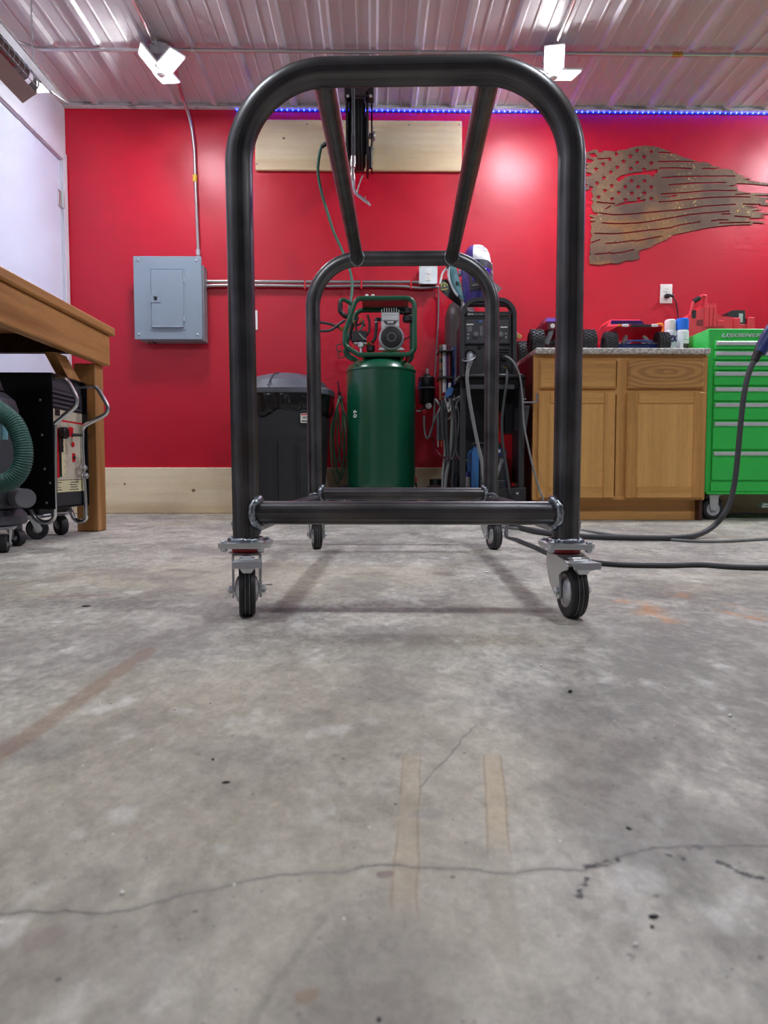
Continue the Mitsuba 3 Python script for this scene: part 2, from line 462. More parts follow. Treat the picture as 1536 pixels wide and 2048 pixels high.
M('black_plastic', lambda p, n, uv: mix(srgb(40, 42, 46), srgb(32, 34, 38), fbm(p.x * 40, p.y * 40, p.z * 40, 3)), .5)
M('bag', srgb(16, 16, 18), .22)
M('lid_grey', srgb(74, 78, 86), .5)
M('dark_grey', srgb(58, 60, 66), .5)
M('mid_grey', srgb(108, 110, 114), .5)
M('light_grey', srgb(176, 178, 182), .5)
M('cable_grey', srgb(112, 114, 114), .5)
M('cable_dark', srgb(52, 54, 56), .5)
M('panel_grey', srgb(136, 150, 164), .4, spec=.5)
M('panel_side', srgb(120, 124, 128), .45)
M('white_plastic', srgb(236, 234, 230), .35)
M('white_paint', srgb(232, 236, 240), .35)
M('green_tank', srgb(4, 74, 50), .22, spec=.6, clearcoat=.4)
M('green_hose', srgb(46, 92, 74), .5)
M('coil_green', srgb(96, 156, 124), .45)
M('vac_hose', srgb(40, 84, 76), .5)
M('green_chest', lambda p, n, uv: mix(srgb(56, 200, 86), srgb(50, 190, 78), fbm(p.x * 5, p.y * 5, p.z * 5, 2)), .32, spec=.5)
M('green_dark', srgb(18, 90, 36), .45)
M('red_paint', srgb(200, 20, 36), .35)
M('red_plastic', srgb(226, 58, 72), .3, clearcoat=.4)
M('red_bearing', srgb(150, 20, 24), .45)
M('red_ceramic', lambda p, n, uv: mix(srgb(150, 52, 48), srgb(96, 34, 34), fbm(p.x * 200, p.y * 200, p.z * 200, 2)), .8)
M('dark_red', srgb(92, 26, 40), .35)
M('purple', srgb(66, 60, 130), .3)
M('navy', srgb(30, 44, 96), .35)
M('blue_paint', srgb(54, 104, 160), .35)
M('blue_cap', srgb(28, 112, 226), .35)
M('blue_lens', srgb(30, 24, 150), .1)
M('teal', srgb(120, 176, 184), .3)
M('olive', srgb(30, 29, 24), .6, spec=.2)
M('yellow', srgb(206, 200, 90), .5)
M('cream', lambda p, n, uv: mix(srgb(196, 186, 164), srgb(160, 150, 130), smoothstep(.45, .75, fbm(p.y * 25, p.z * 25, 1.0, 3))), .5)
M('label_cream', srgb(214, 206, 164), .5)
M('orange', srgb(240, 140, 40), .4)
M('shaded_orange', srgb(112, 66, 36), .5)  # orange stick, the shade it stands in is put into this brown
M('pull', srgb(226, 228, 236), .3, metal=.55)
M('navy_gloss', srgb(26, 40, 98), .12, spec=.7)
M('tan', srgb(222, 170, 96), .5)
M('bottle_brown', srgb(66, 55, 53), .4)
M('hood_metal', srgb(134, 130, 128), .5, metal=.3)
M('hood_grey', srgb(150, 142, 136), .45, metal=.3)
M('amber_label', srgb(226, 190, 60), .5)
scene['mat_shield'] = {'type': 'principledthin', 'base_color': {'type': 'rgb', 'value': srgb(190, 205, 200)}, 'roughness': .15, 'spec_trans': .6, 'eta': 1.45}
M('led_body', srgb(236, 238, 240), .5)

# ------------------------------------------------------------------ the room
struct('floor', bx(LEFT_X - .1, RIGHT_X + .1, REAR_Y - .1, WALL_Y + .1, -.12, 0, 0), 'floor')
struct('wall_back', bx(LEFT_X - .1, RIGHT_X + .1, WALL_Y, WALL_Y + .1, 0, CEIL_Z + .05, 0), 'red_wall')
struct('wall_right', bx(RIGHT_X, RIGHT_X + .1, REAR_Y, WALL_Y, 0, CEIL_Z + .05, 0), 'rear_wall')
struct('wall_rear', bx(LEFT_X - .1, RIGHT_X + .1, REAR_Y - .1, REAR_Y, 0, CEIL_Z + .05, 0), 'rear_wall')
# left wall with the door opening
DY1 = PX(123, 320, LEFT_X)[1]; DZ = PX(123, 320, LEFT_X)[2]; DY0 = DY1 - .92
_w = Polygon([(REAR_Y, 0), (DY0, 0), (DY0, DZ), (DY1, DZ), (DY1, 0), (WALL_Y, 0), (WALL_Y, CEIL_Z + .05), (REAR_Y, CEIL_Z + .05)])
struct('wall_left', extx(_w, LEFT_X - .1, LEFT_X), 'white_wall')
struct('door_1', bx(LEFT_X - .05, LEFT_X - .008, DY0 + .004, DY1 - .005, .008, DZ - .005, .002), 'door_white')
for zz in (PX(127, 402, LEFT_X)[2], .32, 1.0):
    h = join(cyl((LEFT_X + .004, DY1 - .002, zz), .007, .09, seg=12), bx(LEFT_X - .009, LEFT_X - .001, DY1 - .045, DY1 - .006, zz - .044, zz + .044, .001), bx(LEFT_X - .001, LEFT_X + .002, DY1 + .004, DY1 + .040, zz - .044, zz + .044, .001))
    part('door_1', 'hinge', h, 'zinc_dull', 30)
part('door_1', 'handle', join(lathe([(0, .07), (.022, .066), (.027, .05), (.02, .03), (.012, .022), (.012, .006), (.032, .005), (.032, 0), (0, 0)], 20, (LEFT_X - .008, DY0 + .07, 1.0), 'x')), 'black', 30)

# ceiling: ribbed steel sheets 36 inches wide, a rib every 9 inches; the near course hangs a little below the far course
PITCH_R = .2236
LAP_Y = PZ(600, 84, CEIL_Z)[1]


def sheet_section(x0, x1, z):
    xs, zs = [], []
    def add(x, dz): xs.append(x); zs.append(z + dz)
    k0, k1 = math.ceil((x0 - .03) / PITCH_R), math.floor((x1 + .03) / PITCH_R)
    add(x0, 0)
    k = math.floor(x0 / PITCH_R)
    while k * PITCH_R < x1 + .01:
        for off, w0, w1, h in ((0, .024, .012, .017), (PITCH_R / 3, .008, .003, .004), (2 * PITCH_R / 3, .008, .003, .004)):
            c = k * PITCH_R + off
            for x, dz in ((c - w0, 0), (c - w1, -h), (c + w1, -h), (c + w0, 0)):
                if x0 + .001 < x < x1 - .001: add(x, dz)
        k += 1
    add(x1, 0)
    top = [(a, b + .0012) for a, b in zip(xs, zs)]
    return Polygon(list(zip(xs, zs)) + top[::-1])


labels['ceiling'] = {'kind': 'structure'}
x0 = LEFT_X - .02
edges = [x0]
e = math.ceil(x0 / PITCH_R) * PITCH_R - .05
e += 2 * PITCH_R
while e < RIGHT_X:
    edges.append(e); e += 4 * PITCH_R
edges.append(RIGHT_X + .02)
for a, b in zip(edges[:-1], edges[1:]):
    part('ceiling', 'sheet', ext(sheet_section(a, b + .006, CEIL_Z), LAP_Y - .05, WALL_Y - .015), 'ceiling', 20)
    part('ceiling', 'sheet', ext(sheet_section(a, b + .006, CEIL_Z - .004), REAR_Y, LAP_Y), 'ceiling', 20)
part('ceiling', 'deck', bx(LEFT_X - .1, RIGHT_X + .1, REAR_Y - .1, WALL_Y + .1, CEIL_Z + .05, CEIL_Z + .09, 0), 'rear_wall')

# trim under the ceiling on the back wall and on the left wall, raw pine base board
tz0, tz1 = P(400, 219.5, WALL_Y)[2], CEIL_Z - .001
struct('trim_1', join(bx(LEFT_X, RIGHT_X, WALL_Y - .012, WALL_Y - .0005, tz0, CEIL_Z + .01, .002), bx(LEFT_X, RIGHT_X, WALL_Y - .026, WALL_Y - .012, tz0 + .002, tz0 + .009, .002)), 'trim')
struct('trim_2', bx(LEFT_X + .0005, LEFT_X + .014, REAR_Y, WALL_Y - .03, tz0 + .006, tz0 + .026, .002), 'trim')
struct('trim_3', join(bx(LEFT_X + .0005, LEFT_X + .010, DY0 - .06, DY1 + .004, DZ + .004, DZ + .05, .002), bx(LEFT_X + .0005, LEFT_X + .010, DY1 + .004, WALL_Y - .006, .29, DZ + .05, .002)), 'white_wall')
bz = P(300, 935, WALL_Y - .018)[2]
struct('baseboard_back', bx(LEFT_X + .001, 2.6, WALL_Y - .019, WALL_Y - .0005, .001, bz, .003), 'pine_base')

# ------------------------------------------------------------------ ceiling lamps
scene['mat_lamp_led'] = {'type': 'twosided', 'bsdf': {'type': 'diffuse', 'reflectance': {'type': 'rgb', 'value': [.8, .8, .8]}}}


def lamp(x, y, turn, label, tilts=(18, 18, 18), power=LAMP_POWER):
    t = thing('ceiling_lamp', label, 'lamp', 'three-leaf LED lamps of the shop ceiling')
    z = CEIL_Z - .022
    X = T().translate([x, y, z])
    part(t, 'junction_box', join(cyl((0, 0, -.022), .052, .045, seg=32), cyl((0, 0, -.050), .056, .012, seg=32, b=.004)), 'light_grey', 30, xf=X)
    part(t, 'socket', lathe([(0, -.09), (.018, -.09), (.024, -.082), (.024, -.066), (.030, -.060), (.034, -.054), (0, -.054)], 28), 'light_grey', 30, xf=X)
    part(t, 'hub', lathe([(0, -.135), (.012, -.135), (.02, -.128), (.02, -.095), (.017, -.09), (0, -.09)], 24), 'led_body', 30, xf=X)
    for k in range(3):
        a = turn + 120 * k
        A = X @ T().rotate([0, 0, 1], a) @ T().translate([.016, 0, -.112]) @ T().rotate([0, 1, 0], tilts[k])
        leaf = ext(affinity.translate(sbox(0, -.045, .118, .045).buffer(.008, 4).buffer(-.004), 0, 0), 0, .010)
        v = leaf.vertices.copy(); leaf.vertices = np.stack([v[:, 0], v[:, 2], v[:, 1] + .0], 1); leaf.invert()
        p_ = part(t, 'led_leaf', leaf, 'led_body', 20, xf=A)
        lens = cb((.060, 0, -.0035), (.104, .082, .003), .0)
        scene[f'{p_}__lens'] = {**mikit.ply(lens, 'mat_lamp_led'), 'to_world': A, 'emitter': {'type': 'area', 'radiance': {'type': 'rgb', 'value': [power * .94, power, power * 1.07]}}}
        part(p_, 'pivot', rod((-.006, -.02, .005), (-.006, .02, .005), .006, 10), 'zinc_dull', 30, xf=A)
    return t


LY = PZ(600, 97, CEIL_Z - .02)[1]
LX = [float(PZ(322, 96, CEIL_Z - .02)[0]), float(PZ(1108, 101, CEIL_Z - .02)[0])]
LX.append(2 * LX[1] - LX[0] - .17)
lamp(LX[0], LY, 205, 'bright three-leaf lamp on the ceiling above the grey electrical panel', (-46, -24, -8))
lamp(LX[1], LY, 258, 'bright three-leaf lamp on the ceiling behind the right top corner of the tube frame', (-42, -10, -30), LAMP_POWER * 1.3)
lamp(LX[2], LY, 100, 'three-leaf lamp on the ceiling above the green tool chest', (-38, -30, -20), LAMP_POWER * 1.4)
for i, lab in enumerate(('three-leaf lamp high over the workbench and the left side of the tube frame', 'three-leaf lamp high over the right side of the tube frame', 'three-leaf lamp high over the floor to the right of the tube frame')):
    lamp(LX[i], LY - 2.55, 90 + 40 * i, lab, (-4, -4, -4), LAMP_POWER_NEAR)

# ------------------------------------------------------------------ conduits
CZ = CEIL_Z - .033
CR = .0095


def strap(at, axis='x', mat='zinc'):
    x, y, z = at
    if axis == 'x':   # conduit along x under the ceiling
        return join(tube([(x - .007, y, z), (x + .007, y, z)], CR + .0022, 16), bx(x - .007, x + .007, y - .030, y - .006, z + .006, z + .009, .001), cyl((x, y - .022, z + .003), .004, .005, seg=10))
    return join(tube([(x, y, z - .007), (x, y, z + .007)], CR + .0022, 16), bx(x + .006, x + .030, y + .006, y + .009, z - .007, z + .007, .001), cyl((x + .022, y + .004, z), .004, .005, 'y', seg=10))


xl = P(25, 88, LY)[0]
c1 = thing('conduit', 'metal conduit along the ceiling from the hanging heater to the left lamp', 'conduit')
part(c1, 'pipe', tube(fillet([(-1.722, LY - .75, CZ), (-1.715, LY, CZ), (LX[0] - .052, LY, CZ)], .13, 12), CR, 16), 'conduit', True)
part(c1, 'connector', rod((LX[0] - .085, LY, CZ), (LX[0] - .053, LY, CZ), CR + .003, 16), 'zinc', 30)
c2 = thing('conduit', 'metal conduit along the ceiling between the two bright lamps', 'conduit')
part(c2, 'pipe', rod((LX[0] + .052, LY, CZ), (LX[1] - .052, LY, CZ), CR, 16), 'conduit', 30)
for px in (386, 838):
    part(c2, 'strap', strap((P(px, 95, LY)[0], LY, CZ)), 'zinc', 30)
for xx in (LX[0] + .07, LX[1] - .07):
    part(c2, 'connector', rod((xx - .016, LY, CZ), (xx + .016, LY, CZ), CR + .003, 16), 'zinc', 30)
c3 = thing('conduit', 'metal conduit along the ceiling from the right lamp to the right edge', 'conduit')
part(c3, 'pipe', rod((LX[1] + .052, LY, CZ), (LX[2] - .052, LY, CZ), CR, 16), 'conduit', 30)
part(c3, 'strap', strap((P(1464, 105, LY)[0], LY, CZ)), 'zinc', 30)
xx = P(1350, 104, LY)[0]
part(c3, 'coupling', join(rod((xx - .014, LY, CZ), (xx + .022, LY, CZ), CR + .0025, 16), cyl((xx + .03, LY, CZ), CR + .003, .012, 'x', 8)), 'brass', 30, label='yellow coupling')
for i, lab in ((0, 'metal conduit running on the ceiling from the left lamp towards the camera'), (1, 'metal conduit running on the ceiling from the right lamp towards the camera')):
    k = thing('conduit', lab, 'conduit')
    part(k, 'pipe', rod((LX[i] - .01, LY - .052, CZ), (LX[i] - .01, LY - 2.5, CZ), CR, 16), 'conduit', 30)
    part(k, 'connector', rod((LX[i] - .01, LY - .085, CZ), (LX[i] - .01, LY - .053, CZ), CR + .003, 16), 'zinc', 30)
# from the left lamp over the ceiling and down the wall to the panel
px_ = P(392, 400, WALL_Y - .02)[0]
k = thing('conduit', 'metal conduit bending down the red wall into the top of the grey panel', 'conduit')
ctop = P(376, 180, WALL_Y - .15)
part(k, 'pipe', tube(fillet([(LX[0] + .04, LY + .05, CZ), (px_ - .035, WALL_Y - .15, CZ), (px_ - .02, WALL_Y - .035, CEIL_Z - .10), (px_ - .005, WALL_Y - .022, CEIL_Z - .25), P(397, 513, WALL_Y - .022)], [0, .10, .15, .2, 0], 8), CR, 16), 'conduit', True)
_q = P(390, 357, WALL_Y - .022)
part(k, 'coupling', rod(_q - [0, 0, .018], _q + [0, 0, .018], CR + .003, 16), 'amber_label', 30, label='coupling with a yellow sticker')
part(k, 'connector', rod(P(396.5, 511, WALL_Y - .022), P(396.3, 500, WALL_Y - .022), CR + .004, 16), 'zinc', 30)

# ------------------------------------------------------------------ grey electrical panel
k = thing('electrical_panel', 'grey steel breaker panel with small door on the red wall', 'electrical panel')
pf = WALL_Y - .098
part(k, 'box', rbox(281, 530, 408, 682, pf + .014, WALL_Y - .001, .002), 'panel_side')
X0, X1, Z0, Z1 = R(267.5, 512, 403.5, 679, pf)
part(k, 'cover', bx(X0, X1, pf, pf + .013, Z0, Z1, .003), 'panel_grey')
a0, a1, b0, b1 = R(301, 537, 369, 658, pf)
fr = sbox(a0, b0, a1, b1).buffer(.004).difference(sbox(a0, b0, a1, b1).buffer(-.003))
part(k, 'door_frame', ext(fr, pf - .003, pf), 'panel_grey')
d = part(k, 'door', bx(a0 + .006, a1 - .006, pf - .007, pf - .0005, b0 + .008, b1 - .006, .002), 'panel_grey')
part(d, 'lip', bx(a0 + .010, a1 - .012, pf - .011, pf - .006, b0 + .006, b0 + .014, .002), 'panel_grey')
l0, l1, m0, m1 = R(303, 589, 322, 605.5, pf)
part(d, 'latch', ext(sbox(l0, m0, l1, m1).difference(sbox(l0 + .014, m0 + .010, l1 - .018, m1 - .012)), pf - .010, pf - .005), 'panel_grey')
part(d, 'latch_tab', bx(l0 + .017, l1 - .020, pf - .009, pf - .005, m0 + .012, m1 - .014, .001), 'black')
for py in (559, 637):
    q = P(368, py, pf - .006)
    part(d, 'hinge', cb(q, (.006, .006, .028), .001), 'light_grey')
for sx, sy in ((276, 520), (392.5, 521), (278, 668.5), (395, 669)):
    part(k, 'screw', lathe([(0, -.0045), (.004, -.004), (.007, -.0015), (.0075, .001)], 14, (P(sx, sy, pf)[0], pf, P(sx, sy, pf)[2]), 'y'), 'zinc', True)
for dx in (0, .012, .021):
    q = P(297, 681, pf + .03)
    part(k, 'wire', tube(curve([q + [dx, 0, .01], q + [dx + .004, 0, -.012], q + [dx + .016, .01, -.014], q + [dx + .02, .02, .004]], 5), .0022, 6), 'copper' if dx == .012 else 'black', True)

# twin conduits from the panel to the outlet box
k = thing('conduit', 'pair of metal conduits along the red wall from the grey panel to the outlet box', 'conduit')
s_, e_ = P(404, 563, WALL_Y - .02), P(838, 564, WALL_Y - .02)
part(k, 'pipe', rod(s_, e_, CR, 16), 'conduit', 30)
s2 = P(404, 572, WALL_Y - .02)
low = [s2] + [P(a, b, WALL_Y - .02) for a, b in ((440, 571), (520, 571), (640, 572.5), (730, 572), (800, 573), (830, 575.5), (850, 576), (878, 574))]
part(k, 'pipe', tube(curve(low, 6), CR, 16), 'conduit', True)
for q in (s_, s2):
    part(k, 'connector', rod(q, q + [.03, 0, 0], CR + .004, 16), 'zinc', 30)
for px in (505, 610, 723, 822):
    q = P(px, 566, WALL_Y - .02)
    part(k, 'strap', bx(q[0] - .005, q[0] + .005, q[1] - .0125, q[1] - .0095, q[2] - .036, q[2] + .018, .0008), 'red_paint', label='red painted strap')
k = thing('outlet_box', 'square metal outlet box with a duplex receptacle on the red wall behind the rear hoop', 'outlet')
of = WALL_Y - .062
part(k, 'box', rbox(840, 533, 874, 567, of + .004, WALL_Y - .001, .003), 'zinc_dull')
part(k, 'cover', rbox(838, 531.5, 875, 568.5, of, of + .006, .004), 'zinc')
qc = P(857, 550, of)


def receptacle(holder, q, face, r=.0165, gap=.0185):
    for s in (1, -1):
        c = np.array([q[0], face, q[2] + s * gap])
        pl = Point(0, 0).buffer(r, 12).intersection(sbox(-r, -r * .82, r, r * .82))
        f_ = part(holder, 'receptacle', ext(affinity.translate(pl, c[0], c[2]), face - .003, face), 'white_plastic')
        for dx, h in ((-.0062, .008), (.0062, .0065)):
            part(f_, 'slot', cb((c[0] + dx, face - .0031, c[2] + .003), (.0022, .0008, h), 0), 'black')
        part(f_, 'slot', cyl((c[0], face - .0031, c[2] - .008), .0025, .0008, 'y', 10), 'black')


receptacle(k, qc, of)
part(k, 'screw', cyl((qc[0], of - .001, qc[2]), .003, .002, 'y', 10), 'zinc')
for sx in (-1, 1):
    for sz in (-1, 1):
        part(k, 'screw', cyl((qc[0] + sx * .044, of - .001, qc[2] + sz * .044), .004, .003, 'y', 10), 'zinc_dull')

k = thing('switch_plate', 'white wall plate on the red wall beside the left front leg', 'wall plate')
part(k, 'plate', rbox(496, 620, 515, 660, WALL_Y - .008, WALL_Y - .0005, .003), 'white_plastic')
q = P(505, 640, WALL_Y - .008)
part(k, 'toggle', cb((q[0], WALL_Y - .012, q[2]), (.009, .014, .022), .002), 'white_plastic')

k = thing('wall_outlet', 'white wall outlet with a black plug above the cabinet', 'outlet')
part(k, 'plate', rbox(1320.5, 568, 1345, 607, WALL_Y - .007, WALL_Y - .0005, .003), 'white_plastic')
receptacle(k, P(1332.5, 586, WALL_Y - .007), WALL_Y - .007)
k = thing('power_cord', 'thin black cord with plug hanging from the white wall outlet', 'cord')
q = P(1334, 592.5, WALL_Y - .02)
part(k, 'plug', join(bx(q[0] - .016, q[0] + .014, WALL_Y - .038, WALL_Y - .0115, q[2] - .012, q[2] + .012, .006), rod(q + [.01, -.01, .004], q + [.034, -.008, .002], .007, 10)), 'black', 30)
part(k, 'cord', tube(curve([P(a, b, WALL_Y - y_) for a, b, y_ in ((1341, 592, .028), (1348, 597, .03), (1352, 606, .028), (1355, 625, .02), (1356, 645, .02), (1355, 668, .02), (1352, 700, .02))], 6), .0032, 8), 'black', True)

# ------------------------------------------------------------------ pine board high on the wall
k = thing('pine_board', 'raw pine board screwed high on the red wall behind the hose reel', 'board')
part(k, 'board', rbox(510, 240, 924, 341, WALL_Y - .021, WALL_Y - .0005, .003), 'pine_board')
for sx, sy in ((513, 328), (614, 248), (818, 249.5), (918, 249)):
    q = P(sx, sy, WALL_Y - .022)
    part(k, 'screw', cyl((q[0], WALL_Y - .0215, q[2]), .0042, .002, 'y', 12), 'mid_grey')

# ------------------------------------------------------------------ blue LED strip under the ceiling
k = thing('led_strip', 'blue LED light strip along the top of the red wall', 'light strip')
sx0 = P(470, 221, WALL_Y - .01)[0]; zl = P(1000, 222.5, WALL_Y - .01)[2]
part(k, 'tape', bx(sx0, RIGHT_X - .02, WALL_Y - .006, WALL_Y - .001, zl - .008, zl + .007, .001), 'navy')
STEP = float(P(1011.1, 222, WALL_Y - .01)[0] - P(1000, 222, WALL_Y - .01)[0])
chips = []
xx = sx0 + .01
while xx < RIGHT_X - .03:
    chips.append(cb((xx, WALL_Y - .0095, zl - .001), (.0062, .006, .0066), 0)); xx += STEP
d = mikit.ply(join(chips), 'mat_lamp_led')
scene[k + '__led_chip'] = {**d, 'emitter': {'type': 'area', 'radiance': {'type': 'rgb', 'value': LED_BLUE}}}
labels[k + '__led_chip'] = {'kind': 'stuff', 'label': 'row of glowing blue chips'}

# ------------------------------------------------------------------ rusty flag cut from sheet steel
def fz(a, b): return P(1150 + a / 3.979, 270 + b / 3.979, WALL_Y - .016)[[0, 2]]
OUT = [(75, 150), (110, 126), (150, 112), (185, 110), (192, 135), (165, 142), (230, 128), (228, 118), (300, 121), (325, 128), (350, 116), (410, 110), (440, 98), (470, 88), (560, 78), (600, 82), (640, 85), (670, 92), (760, 125), (870, 172),
       (960, 197), (1010, 208), (1050, 212), (1100, 230), (1060, 233), (1200, 260), (1270, 276), (1288, 300), (1350, 320), (1330, 328), (1415, 343), (1340, 346), (1440, 365), (1536, 378), (1740, 392), (1740, 402), (1536, 395), (1360, 378), (1290, 378), (1285, 392), (1200, 398), (1250, 402),
       (1295, 408), (1308, 440), (1400, 455), (1536, 459), (1700, 470), (1640, 478), (1420, 472), (1500, 492), (1700, 500), (1535, 503), (1520, 520), (1525, 534), (1650, 548), (1640, 556), (1440, 552), (1350, 568), (1470, 560), (1385, 576),
       (1500, 585), (1440, 594), (1410, 602), (1480, 608), (1600, 625), (1480, 622), (1515, 636), (1470, 640), (1520, 652), (1400, 655), (1385, 672), (1510, 688), (1515, 697), (1430, 690), (1415, 706), (1300, 708), (1180, 716), (1040, 736), (900, 765), (790, 788),
       (740, 822), (690, 846), (640, 866), (600, 892), (530, 908), (500, 925), (530, 926), (500, 942), (522, 962), (515, 980), (460, 996), (410, 994), (350, 1020), (280, 1015), (200, 1030), (122, 1022), (116, 960), (130, 945), (118, 936), (128, 905), (122, 880),
       (132, 850), (126, 810), (145, 806), (128, 770), (136, 730), (130, 700), (150, 690), (185, 678), (135, 680), (122, 668), (158, 652), (120, 640), (126, 628), (172, 632), (200, 612), (160, 610), (150, 604), (134, 565), (150, 522), (134, 512), (150, 480), (132, 440), (150, 408), (118, 400), (114, 430), (88, 432),
       (75, 412), (112, 392), (70, 372), (98, 345), (78, 330), (132, 318), (136, 300), (96, 290), (74, 268), (110, 262), (78, 250), (110, 232), (80, 218), (74, 180)]
flag = Polygon([fz(*q) for q in OUT]).buffer(0)


def star(c, r, a0=90):
    pts = []
    for i in range(10):
        rr = r if i % 2 == 0 else r * .42
        t = math.radians(a0 + 36 * i)
        pts.append(fz(c[0] + rr * math.cos(t), c[1] - rr * math.sin(t)))
    return Polygon(pts)


STARS = [(500, 117), (613, 126), (335, 146), (445, 162), (556, 168), (280, 186), (392, 203), (500, 212), (613, 218), (228, 226), (342, 250), (450, 262), (556, 268), (172, 266), (290, 290), (235, 335), (455, 360), (558, 360),
         (180, 378), (297, 398), (403, 406), (508, 408), (612, 410), (243, 437), (352, 453), (458, 459), (558, 456), (193, 489), (300, 503), (406, 510), (512, 502), (612, 502), (150, 152), (110, 196)]
cut = [star(c, 24, 90 + (i * 37) % 9 - 4) for i, c in enumerate(STARS)]
for pg in ([(330, 345), (365, 318), (400, 308), (480, 290), (540, 287), (600, 274), (662, 264), (668, 280), (655, 300), (640, 304), (630, 330), (605, 318), (600, 308), (520, 310), (450, 318), (400, 330), (385, 348), (350, 366)],
           [(312, 562), (360, 540), (430, 522), (500, 518), (572, 504), (556, 524), (480, 536), (400, 546), (340, 560)], [(85, 188), (112, 180), (155, 196), (130, 217), (95, 212)], [(110, 140), (165, 140), (185, 165), (140, 175)], [(690, 487), (760, 484), (790, 470), (822, 470), (800, 488), (740, 490)]):
    cut.append(Polygon([fz(*q) for q in pg]).buffer(0))
for ln in ([(670, 133), (720, 133), (785, 140)], [(670, 207), (830, 204), (1010, 208)], [(680, 258), (800, 256), (930, 262)], [(1020, 262), (1120, 262), (1200, 258)], [(700, 334), (800, 328), (950, 323), (1278, 321)], [(755, 391), (850, 385), (950, 377), (1200, 373)],
           [(690, 466), (900, 452), (1100, 436), (1290, 437)], [(675, 528), (800, 520), (900, 508), (1100, 492), (1280, 486), (1400, 489)], [(180, 528), (230, 534), (320, 541)], [(205, 616), (300, 630), (400, 628), (500, 620), (700, 602), (850, 590), (950, 575), (1050, 560), (1280, 548)],
           [(222, 694), (300, 700), (400, 701), (500, 696), (600, 684), (800, 650), (900, 632), (1000, 620), (1232, 602)], [(158, 778), (300, 782), (400, 776), (600, 752), (760, 735), (850, 710), (1000, 686)], [(250, 859), (350, 852), (470, 834)], [(478, 842), (560, 826), (690, 802)],
           [(165, 944), (265, 938), (278, 928), (290, 941), (400, 926), (468, 910)], [(1092, 680), (1160, 670), (1222, 672)], [(134, 854), (200, 828)], [(250, 582), (285, 560)], [(1285, 468), (1400, 462)], [(1345, 545), (1480, 548)], [(1175, 625), (1240, 622)], [(190, 185), (265, 180)], [(1280, 640), (1400, 650)], [(1160, 695), (1400, 690)]):
    cut.append(LineString([fz(*q) for q in ln]).buffer(.0038))
flag = flag.difference(unary_union(cut))
flag = MultiPolygon([g for g in getattr(flag, 'geoms', [flag]) if g.area > 2e-4])
k = thing('flag_wall_art', 'rusty tattered steel flag with cut-out stars on the red wall above the cabinet', 'wall art')
part(k, 'sheet', ext(flag.simplify(.0004), WALL_Y - .0065, WALL_Y - .0035), 'rust')
for a, b in ((652, 495), (185, 975), (1300, 600), (600, 95)):
    q = fz(a, b)
    part(k, 'standoff', rod((q[0], WALL_Y - .0085, q[1]), (q[0], WALL_Y - .0005, q[1]), .005, 10), 'brass', 30)

# ------------------------------------------------------------------ the tube frame on casters
AX = math.degrees(math.atan(56 / FOCAL)) - math.degrees(YAW) * 0
DF, LEN, HW = 1.225, 1.045, .2762
CX0 = float(P(811, 1000, DF)[0])
FR = T().translate([CX0, DF, 0]).rotate([0, 0, 1], -AX)
k = FRAME = thing('tube_frame', 'dark steel tube frame with two round-cornered hoops standing on four casters', 'frame')
RT, RB, RS = .0228, .0205, .0195
ZT, ZR, ZS, ZB = .9125, .1735, .152, .1240


LEGX = {0: (-HW - .001, HW), LEN: (-HW - .007, HW)}


def hoop(y, name):
    la, lb = LEGX[y]
    path = fillet([(la, y, ZB), (la - .007, y, ZT), (lb + (.001 if y == 0 else 0), y, ZT), (lb, y, ZB)], .15, 22)
    pts = [path[0]]
    for a, b in zip(path[:-1], path[1:]):      # long straight runs in a few steps, so that the streaks follow the tube
        n = max(1, int(np.linalg.norm(b - a) / .08))
        pts += [a + (b - a) * i / n for i in range(1, n + 1)]
    m, uv = tube(pts, RT, 40, ref=(0, 1, 0), uv=True)
    return part(k, name, m, 'steel', True, xf=FR, uv=uv)


def rail(a, b, r, name, ref=(0, 1, 0)):
    a, b = np.array(a, float), np.array(b, float)
    m, uv = tube([a + (b - a) * t for t in np.linspace(0, 1, 13)], r, 36, ref=ref, uv=True)
    return part(k, name, m, 'steel', True, xf=FR, uv=uv)


def bead(pts, r, seed=0, amp=.35):
    pts = np.asarray(pts)
    n = len(pts)
    f = meshkit.noise(np.stack([np.arange(n) * .9, np.full(n, seed), np.zeros(n)], 1), 3)
    rr = r * (1 - amp / 2 + amp * f + .18 * np.abs(np.sin(np.arange(n) * .8)))
    return tube(pts, rr, 10, closed=True)


